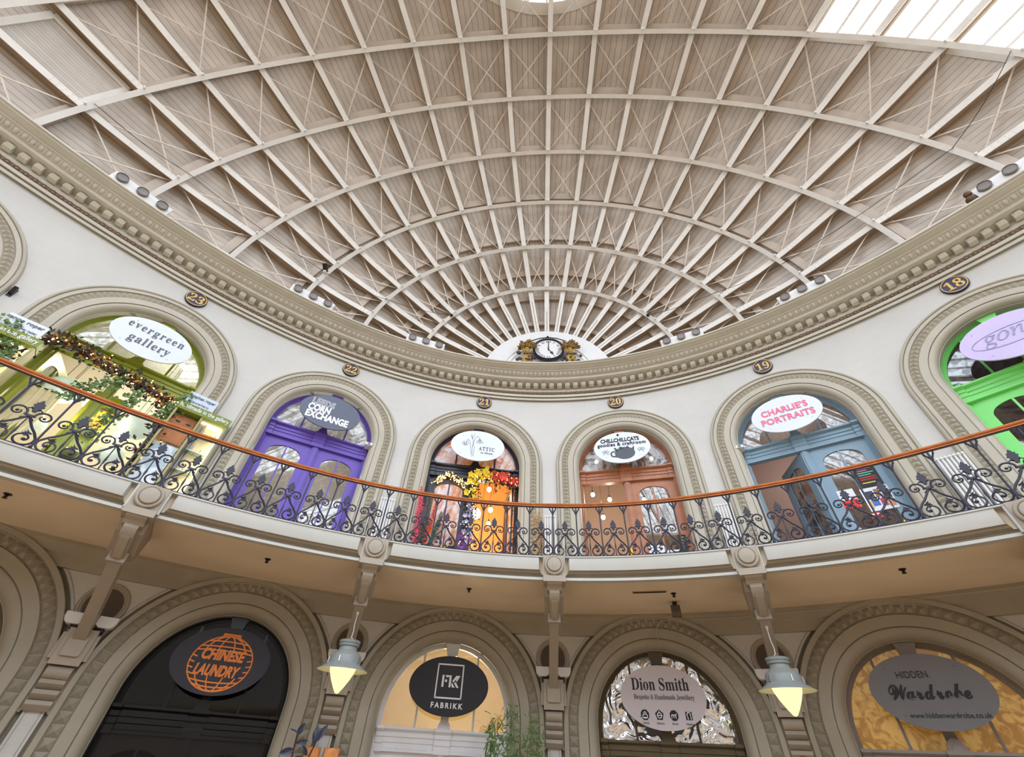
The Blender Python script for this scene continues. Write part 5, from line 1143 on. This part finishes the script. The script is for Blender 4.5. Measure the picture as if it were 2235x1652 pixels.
# signs and display cabinets beside doorway 23
GB = paint('olive_sign_board', (126, 142, 52), .5, .03); PB = paint('pale_blue_sign_board', (206, 220, 242), .5, .02); CASE = paint('cabinet_paint', (168, 160, 110), .5, .04); PAPER = paint('cream_card', (246, 232, 190), .7, .04); GLOWS = glow('cabinet_strip_light', (255, 236, 190), 10.0)
for sg, head, sub, lab in ((-1, 'anne roper', 'artist designer maker', 'left'), (1, 'stephen roper', 'jewellery', 'right')):
    u0 = -1.60 if sg < 0 else 1.50
    t = wthing('name_board', 'pale board reading %s on the %s side of doorway 23' % (head, lab), 'sign', -2.5 * BAY, 5.48, d=.3, group='maker name boards at doorway 23')
    m = MB(); m.box(u0 - .29, u0 + .29, -.31, -.28, 5.49, 5.84); m.build('board', PB if sg > 0 else SW, t); m = MB(); m.box(u0 - .04, u0 + .04, -.28, -.0, 5.55, 5.7); m.build('fixing', DARK, t)
    text(head, .11, TXG, t, u0, 5.74, -.314, width=.50, off=.002); text(sub, .08, TXG, t, u0, 5.60, -.314, width=.46 if sg < 0 else .36)
    u1 = -1.72 if sg < 0 else 1.68
    t = wthing('display_cabinet', 'lit glass display cabinet under a green handmade in the gallery board, %s of doorway 23' % lab, 'cabinet', -2.5 * BAY, 2.785, d=.3, group='display cabinets at doorway 23')
    m = MB(); m.box(u1 - .53, u1 + .53, -.40, -.12, 5.32, 5.50); m.build('header_board', GB, t); text('handmade in the gallery', .14, TXW, t, u1, 5.41, -.405, width=.98, off=.002)
    m = MB(); m.box(u1 - .52, u1 - .48, -.38, -.12, 2.785, 5.32); m.box(u1 + .48, u1 + .52, -.38, -.12, 2.785, 5.32); m.box(u1 - .02, u1 + .02, -.38, -.12, 2.785, 5.32); m.box(u1 - .48, u1 + .48, -.38, -.12, 2.785, 3.1); m.build('carcass', CASE, t)
    m = MB(); m.box(u1 - .48, u1 + .48, -.14, -.12, 3.1, 5.32); m.build('back_panel', PAPER, t)
    for z in (3.6, 4.1, 4.55, 4.95):
        m = MB(); m.box(u1 + .03, u1 + .47, -.36, -.14, z, z + .012); m.build('shelf', glass('shelf_glass', (220, 235, 230), .15, .9) if 'shelf_glass' not in bpy.data.materials else bpy.data.materials['shelf_glass'], t)
    m = MB(); m.box(u1 + .04, u1 + .46, -.20, -.16, 5.29, 5.32); m.box(u1 + .46, u1 + .478, -.22, -.18, 3.2, 5.25); m.build('strip_light', GLOWS, t)
    m = MB(); m.box(u1 - .46, u1 - .04, -.2, -.18, 4.62, 5.28); m.build('portrait_picture', paint('brown_portrait', (176, 112, 62), .5, .25, 5) if 'brown_portrait' not in bpy.data.materials else bpy.data.materials['brown_portrait'], t)
    m = MB(); o = arc(u1 - .34, 5.12, .05, .022, 0, 360, 13)[:-1]; m.prism(o[::-1], -.204, -.2); o = arc(u1 - .14, 5.12, .05, .022, 0, 360, 13)[:-1]; m.prism(o[::-1], -.204, -.2); m.prism([(u1 - .27, 4.98), (u1 - .24, 5.0), (u1 - .21, 4.98), (u1 - .24, 4.965)], -.204, -.2); m.build('picture_marks', TXK, t)
    m = MB(); m.box(u1 - .46, u1 - .04, -.2, -.18, 3.4, 4.56); m.build('pale_photo', marble('pale_blue_photo', (226, 234, 240), (170, 190, 206), 3.0, .3) if 'pale_blue_photo' not in bpy.data.materials else bpy.data.materials['pale_blue_photo'], t)
    m = MB(); r9 = random.Random(4)
    for z in (3.61, 4.11, 4.56, 4.96):
        for q in range(5): m.tube([(u1 + .07 + q * .085, -.25, z), (u1 + .07 + q * .085 + r9.uniform(-.02, .02), -.25, z + r9.uniform(.06, .16))], .008, 5); m.box(u1 + .05 + q * .085, u1 + .09 + q * .085, -.28, -.24, z, z + .03)
    m.build('jewellery', ALU, t)
# olive shelving inside doorway 23
t = wthing('shelf_unit', 'olive green shelf unit with a glowing top panel standing inside doorway 23', 'shelf unit', -2.5 * BAY, 2.785, d=-1.0)
m = MB(); m.box(-.28, -.24, .95, 1.35, 2.785, 5.5); m.box(.22, .26, .95, 1.35, 2.785, 5.5); m.box(-.24, .22, 1.32, 1.35, 2.785, 5.5); m.box(-.28, .26, .93, 1.35, 5.5, 5.66); m.build('carcass', OLIVE, t)
for z in (3.3, 3.8, 4.3, 4.8):
    m = MB(); m.box(-.24, .22, .95, 1.32, z, z + .03); m.build('shelf', WHITE, t)
m = MB(); m.box(-.22, .20, 1.28, 1.31, 5.0, 5.44); m.build('glowing_panel', marble('amber_glow_panel', (250, 180, 60), (150, 100, 40), 3, .4, emit=1.2), t)
t = wthing('hanging_shawl', 'cream draped shawl hanging at the left inside doorway 23', 'shawl', -2.5 * BAY, 3.9, d=-.5); m = MB(); G = []
for j in range(25):
    u = -1.10 + j * .022; yy = .6 + .04 * math.sin(j * 1.3); G.append([(u, yy, 5.15 - .1 * abs(j - 12) / 12), (u + .02, yy + .02, 4.8), (u - .01, yy, 4.35 - .12 * (j % 3))])
m.grid(np.array(G)); m.build('cloth', paint('cream_shawl', (240, 228, 190), .8, .06), t, smooth=60); m = MB(); m.tube([(-1.13, .6, 5.12), (-.55, .6, 5.12)], .012, 6); m.build('rail', DARK, t)
# posters on door 19 and portraits on its open half
def poster(s0, u0, u1, z0, z1, y, bg, lab, bars):
    t = wthing('poster', lab, 'poster', s0, z0, group='posters on door 19'); m = MB(); m.box(u0, u1, y, y + .004, z0, z1); m.build('sheet', bg, t)
    for j, (a, b, c, d, rgb) in enumerate(bars):
        m = MB(); m.box(u0 + a * (u1 - u0), u0 + b * (u1 - u0), y - .003, y, z0 + c * (z1 - z0), z0 + d * (z1 - z0)); nm = 'poster_print_%d_%d_%d' % rgb; m.build('printed_block', bpy.data.materials.get(nm) or paint(nm, rgb, .5, .15, 12), t)
s19 = 1.5 * BAY
poster(s19, .68, 1.06, 4.70, 5.20, .285, TXK, 'black poster with rows of coloured lines on the right half of door 19', [(.1, .75, .88, .92, (240, 220, 60)), (.1, .8, .78, .83, (210, 130, 220)), (.1, .6, .68, .72, (230, 90, 160)), (.1, .85, .58, .62, (90, 210, 170)), (.1, .7, .48, .52, (80, 200, 150)), (.1, .85, .36, .41, (200, 40, 50)), (.1, .9, .26, .31, (180, 36, 46)), (.1, .7, .12, .16, (230, 230, 80))])
poster(s19, .60, 1.08, 4.16, 4.66, .285, SW, 'white poster with a grid of small photographs on the right half of door 19', [(.12, .4, .5, .85, (60, 60, 70)), (.45, .65, .55, .9, (150, 110, 80)), (.7, .95, .5, .85, (40, 42, 60)), (.2, .45, .2, .48, (70, 110, 190)), (.5, .7, .15, .48, (180, 60, 70)), (.72, .95, .1, .45, (200, 150, 120)), (.1, .18, .1, .45, (240, 170, 60))])
poster(s19, .20, .50, 4.30, 4.72, .285, SW, 'white and red notice on the right half of door 19', [(.02, .98, .0, .45, (226, 40, 40)), (.15, .85, .55, .6, (200, 140, 150)), (.15, .7, .7, .74, (200, 140, 150))])
poster(s19, .56, .74, 4.02, 4.14, .285, FR, 'small red card low on the right half of door 19', [(.1, .9, .6, .8, (250, 250, 250))])
t = wthing('portrait_prints', 'set of small portrait prints stuck on the open half of door 19', 'photographs', s19, 4.2, d=-.6)
an = -math.radians(62); hx = -.09; yh = .325
for j, (du, z, rgb) in enumerate(((-.30, 5.05, (150, 90, 70)), (-.45, 5.10, (90, 90, 70)), (-.62, 5.05, (110, 70, 60)), (-.35, 4.72, (190, 150, 110)), (-.55, 4.75, (60, 60, 60)), (-.70, 4.70, (90, 80, 80)), (-.45, 4.40, (50, 50, 54)), (-.62, 4.36, (60, 56, 60)))):
    m = MB(); m.box(hx + du - .05, hx + du + .05, yh - .034, yh - .03, z - .09, z + .09); c, s_ = math.cos(an), math.sin(an)
    m.v = [(hx + (p - hx) * c - (q - yh) * s_, yh + (p - hx) * s_ + (q - yh) * c, r) for p, q, r in m.v]; nm = 'print_%d_%d_%d' % rgb; m.build('print', paint(nm, rgb, .4, .3, 14), t)
# things behind door 20
t = wthing('yellow_lamp', 'glowing yellow crescent lamp low behind the railing in doorway 20', 'lamp', .5 * BAY, 3.6, d=-.2)
m = MB(); out = arc(-.30, 3.92, .17, .17, -110, 70, 17, -.3); inn = arc(-.36, 3.94, .13, .14, -100, 60, 17, -.3)[::-1]; m.prism((out + inn)[::-1], .18, .24); m.build('crescent', glow('yellow_lamp_glow', (255, 180, 20), 1.6), t); m = MB(); m.tube([(-.26, .21, 2.785), (-.26, .21, 3.76)], .02, 6); m.lathe([(.001, 2.785), (.12, 2.785), (.12, 2.81), (.02, 2.82)], 14, Matrix.Translation((-.26, .21, 0))); m.build('stand', DARK, t)
for u0, u1, z0, z1, mt, lab in ((.26, .62, 3.7, 4.08, SW, 'white notice in the lower right pane of door 20'), (.66, .95, 3.62, 3.95, PB, 'pale blue notice in the lower right pane of door 20'), (.98, 1.16, 3.9, 4.3, TXK, 'black leaflet with yellow print at the right of door 20')):
    t = wthing('notice', lab, 'notice', .5 * BAY, z0, group='notices on door 20'); m = MB(); m.box(u0, u1, .286, .29, z0, z1); m.build('sheet', mt, t); m = MB()
    for q in range(4): m.box(u0 + .04, u1 - .05 - .02 * (q % 2), .283, .286, z1 - .07 - q * .07, z1 - .055 - q * .07)
    m.build('print', FY if mt is TXK else TXG, t)
t = wthing('blackboard', 'small black chalk board leaning low on the navy door', 'blackboard', -.5 * BAY, 3.55); m = MB(); m.box(-.55, -.2, .27, .29, 3.55, 3.95); m.build('board', TXK, t); text('in bloom', .09, TXG, t, -.37, 3.8, .266, width=.26); m = MB(); m.box(-.56, -.19, .262, .292, 3.53, 3.555); m.build('ledge', WHITE, t)
# ground floor plants
bp_ = wthing('bamboo_plant', 'tall airy bamboo plant beside the white shop front', 'plant', -.42, -ZO, d=.75)
m = MB(); canes = []
for q in range(11):
    u = -.75 + .09 * q + rg.uniform(-.03, .03); top = .45 + rg.uniform(0, .45) - .04 * abs(q - 3); pl = path([(u * .5, -.75, -1.3), (u * .9, -.72, -.3), (u + rg.uniform(-.1, .1), -.7, top)], 20); canes.append(pl); m.tube(pl, .007, 5)
m.build('cane', paint('bamboo_cane', (118, 128, 64), .5, .15), bp_)
m = MB()
for pl in canes: leaves(m, pl[9:], .17, 0, .06, 58, rg, droop=.5, asp=.13)
leaves(m, [c for pl in canes for c in pl[8:14]], .2, 0, .10, 420, rg, droop=.3, asp=.14); m.build('foliage', LG, bp_)
m = MB(); m.lathe([(.001, -ZO), (.17, -ZO), (.22, -1.25), (.20, -1.25), (.18, -1.3), (.001, -1.3)], 20, Matrix.Translation((-.18, -.75, 0))); m.build('pot', DARK, bp_, smooth=40)
rp = wthing('rubber_plant', 'dark leaved rubber plant standing right of the black shop front', 'plant', -1.0 * BAY, -ZO, d=.55)
m = MB(); st1 = path([(-.42, -.55, -1.3), (-.40, -.55, -.4), (-.44, -.55, .28)], 16); st2 = path([(-.36, -.55, -1.3), (-.30, -.55, -.5), (-.12, -.55, .15)], 16); m.tube(st1, .011, 6); m.tube(st2, .011, 6); m.build('stem', paint('plum_stem', (70, 36, 36), .5, .2), rp)
def bigleaf(m, c, d, L, w):
    c = np.array(c, float); d = np.array(d, float); d /= np.linalg.norm(d); x = np.cross(d, [0, -1, 0]); x /= np.linalg.norm(x); n_ = np.cross(x, d); G = []
    for q in np.linspace(0, 1, 9):
        ww = w * math.sin(PI * min(1, q * .97 + .03)) ** .7; G.append([c + d * L * q + x * ww * e + n_ * (abs(e) * ww * .35 - .05 * q * q) for e in (-1, -.5, 0, .5, 1)])
    m.grid(np.array(G))
m = MB(); bigleaf(m, (-.13, -.56, .14), (-.12, -.1, 1), .24, .058); bigleaf(m, (-.11, -.56, .18), (.5, -.1, 1), .24, .045); bigleaf(m, (-.44, -.56, .24), (.35, -.3, .7), .17, .045); bigleaf(m, (-.43, -.56, .13), (1, -.2, .25), .19, .035); bigleaf(m, (-.44, -.56, .27), (-1, -.2, .3), .14, .012); bigleaf(m, (-.42, -.56, .05), (-1, -.3, -.2), .2, .05); bigleaf(m, (-.4, -.56, -.05), (1, -.3, -.1), .22, .05); bigleaf(m, (-.2, -.56, .0), (-.3, -.2, .3), .16, .035)
m.build('leaf', paint('dark_slate_leaf', (54, 62, 84), .25, .35, 9.0), rp, smooth=60)
m = MB(); m.lathe([(.001, -ZO), (.14, -ZO), (.18, -1.28), (.16, -1.28), (.001, -1.32)], 18, Matrix.Translation((-.38, -.55, 0))); m.build('pot', TRIM, rp, smooth=40)
ORG = paint('orange_crinkled_paper', (232, 160, 100), .8, .18, 12.0, bump=.8, bscale=26)
for u, lab in ((-.14, 'crinkled orange upright roll directly behind the rubber plant leaves'), (.17, 'crinkled orange upright roll standing just right of the rubber plant')):
    t = wthing('crinkled_roll', lab, 'roll', -1.0 * BAY, -ZO, d=.36, group='crinkled orange rolls by the rubber plant'); m = MB(); G = []
    for z in np.linspace(-ZO, .10, 30):
        G.append([(u + (.125 + .008 * math.sin(5 * a + z * 9)) * math.copysign(abs(math.cos(a)) ** .5, math.cos(a)), -.36 + .09 * math.copysign(abs(math.sin(a)) ** .5, math.sin(a)), z + .012 * math.sin(7 * a)) for a in np.linspace(0, 2 * PI, 29)[:-1]])
    G.append([(u, -.36, .09)] * 28)
    m.grid(np.array(G), closed_v=True); m.build('paper', ORG, t, smooth=60)
t = wthing('alarm_bell', 'small red round call point low on the corbel behind the right pendant lamp', 'alarm', BAY, .2); m = MB(); m.lathe([(.075, 0), (.075, .04), (.05, .07), (.001, .075)], 20, Matrix.Translation((.0, -.08, .27)) @ Matrix.Rotation(PI / 2, 4, 'X')); m.build('dome', paint('red_alarm', (150, 30, 44), .35, .05), t, smooth=40); m = MB(); m.box(-.05, .05, -.09, 0, .22, .32); m.build('mount', WHITE, t)
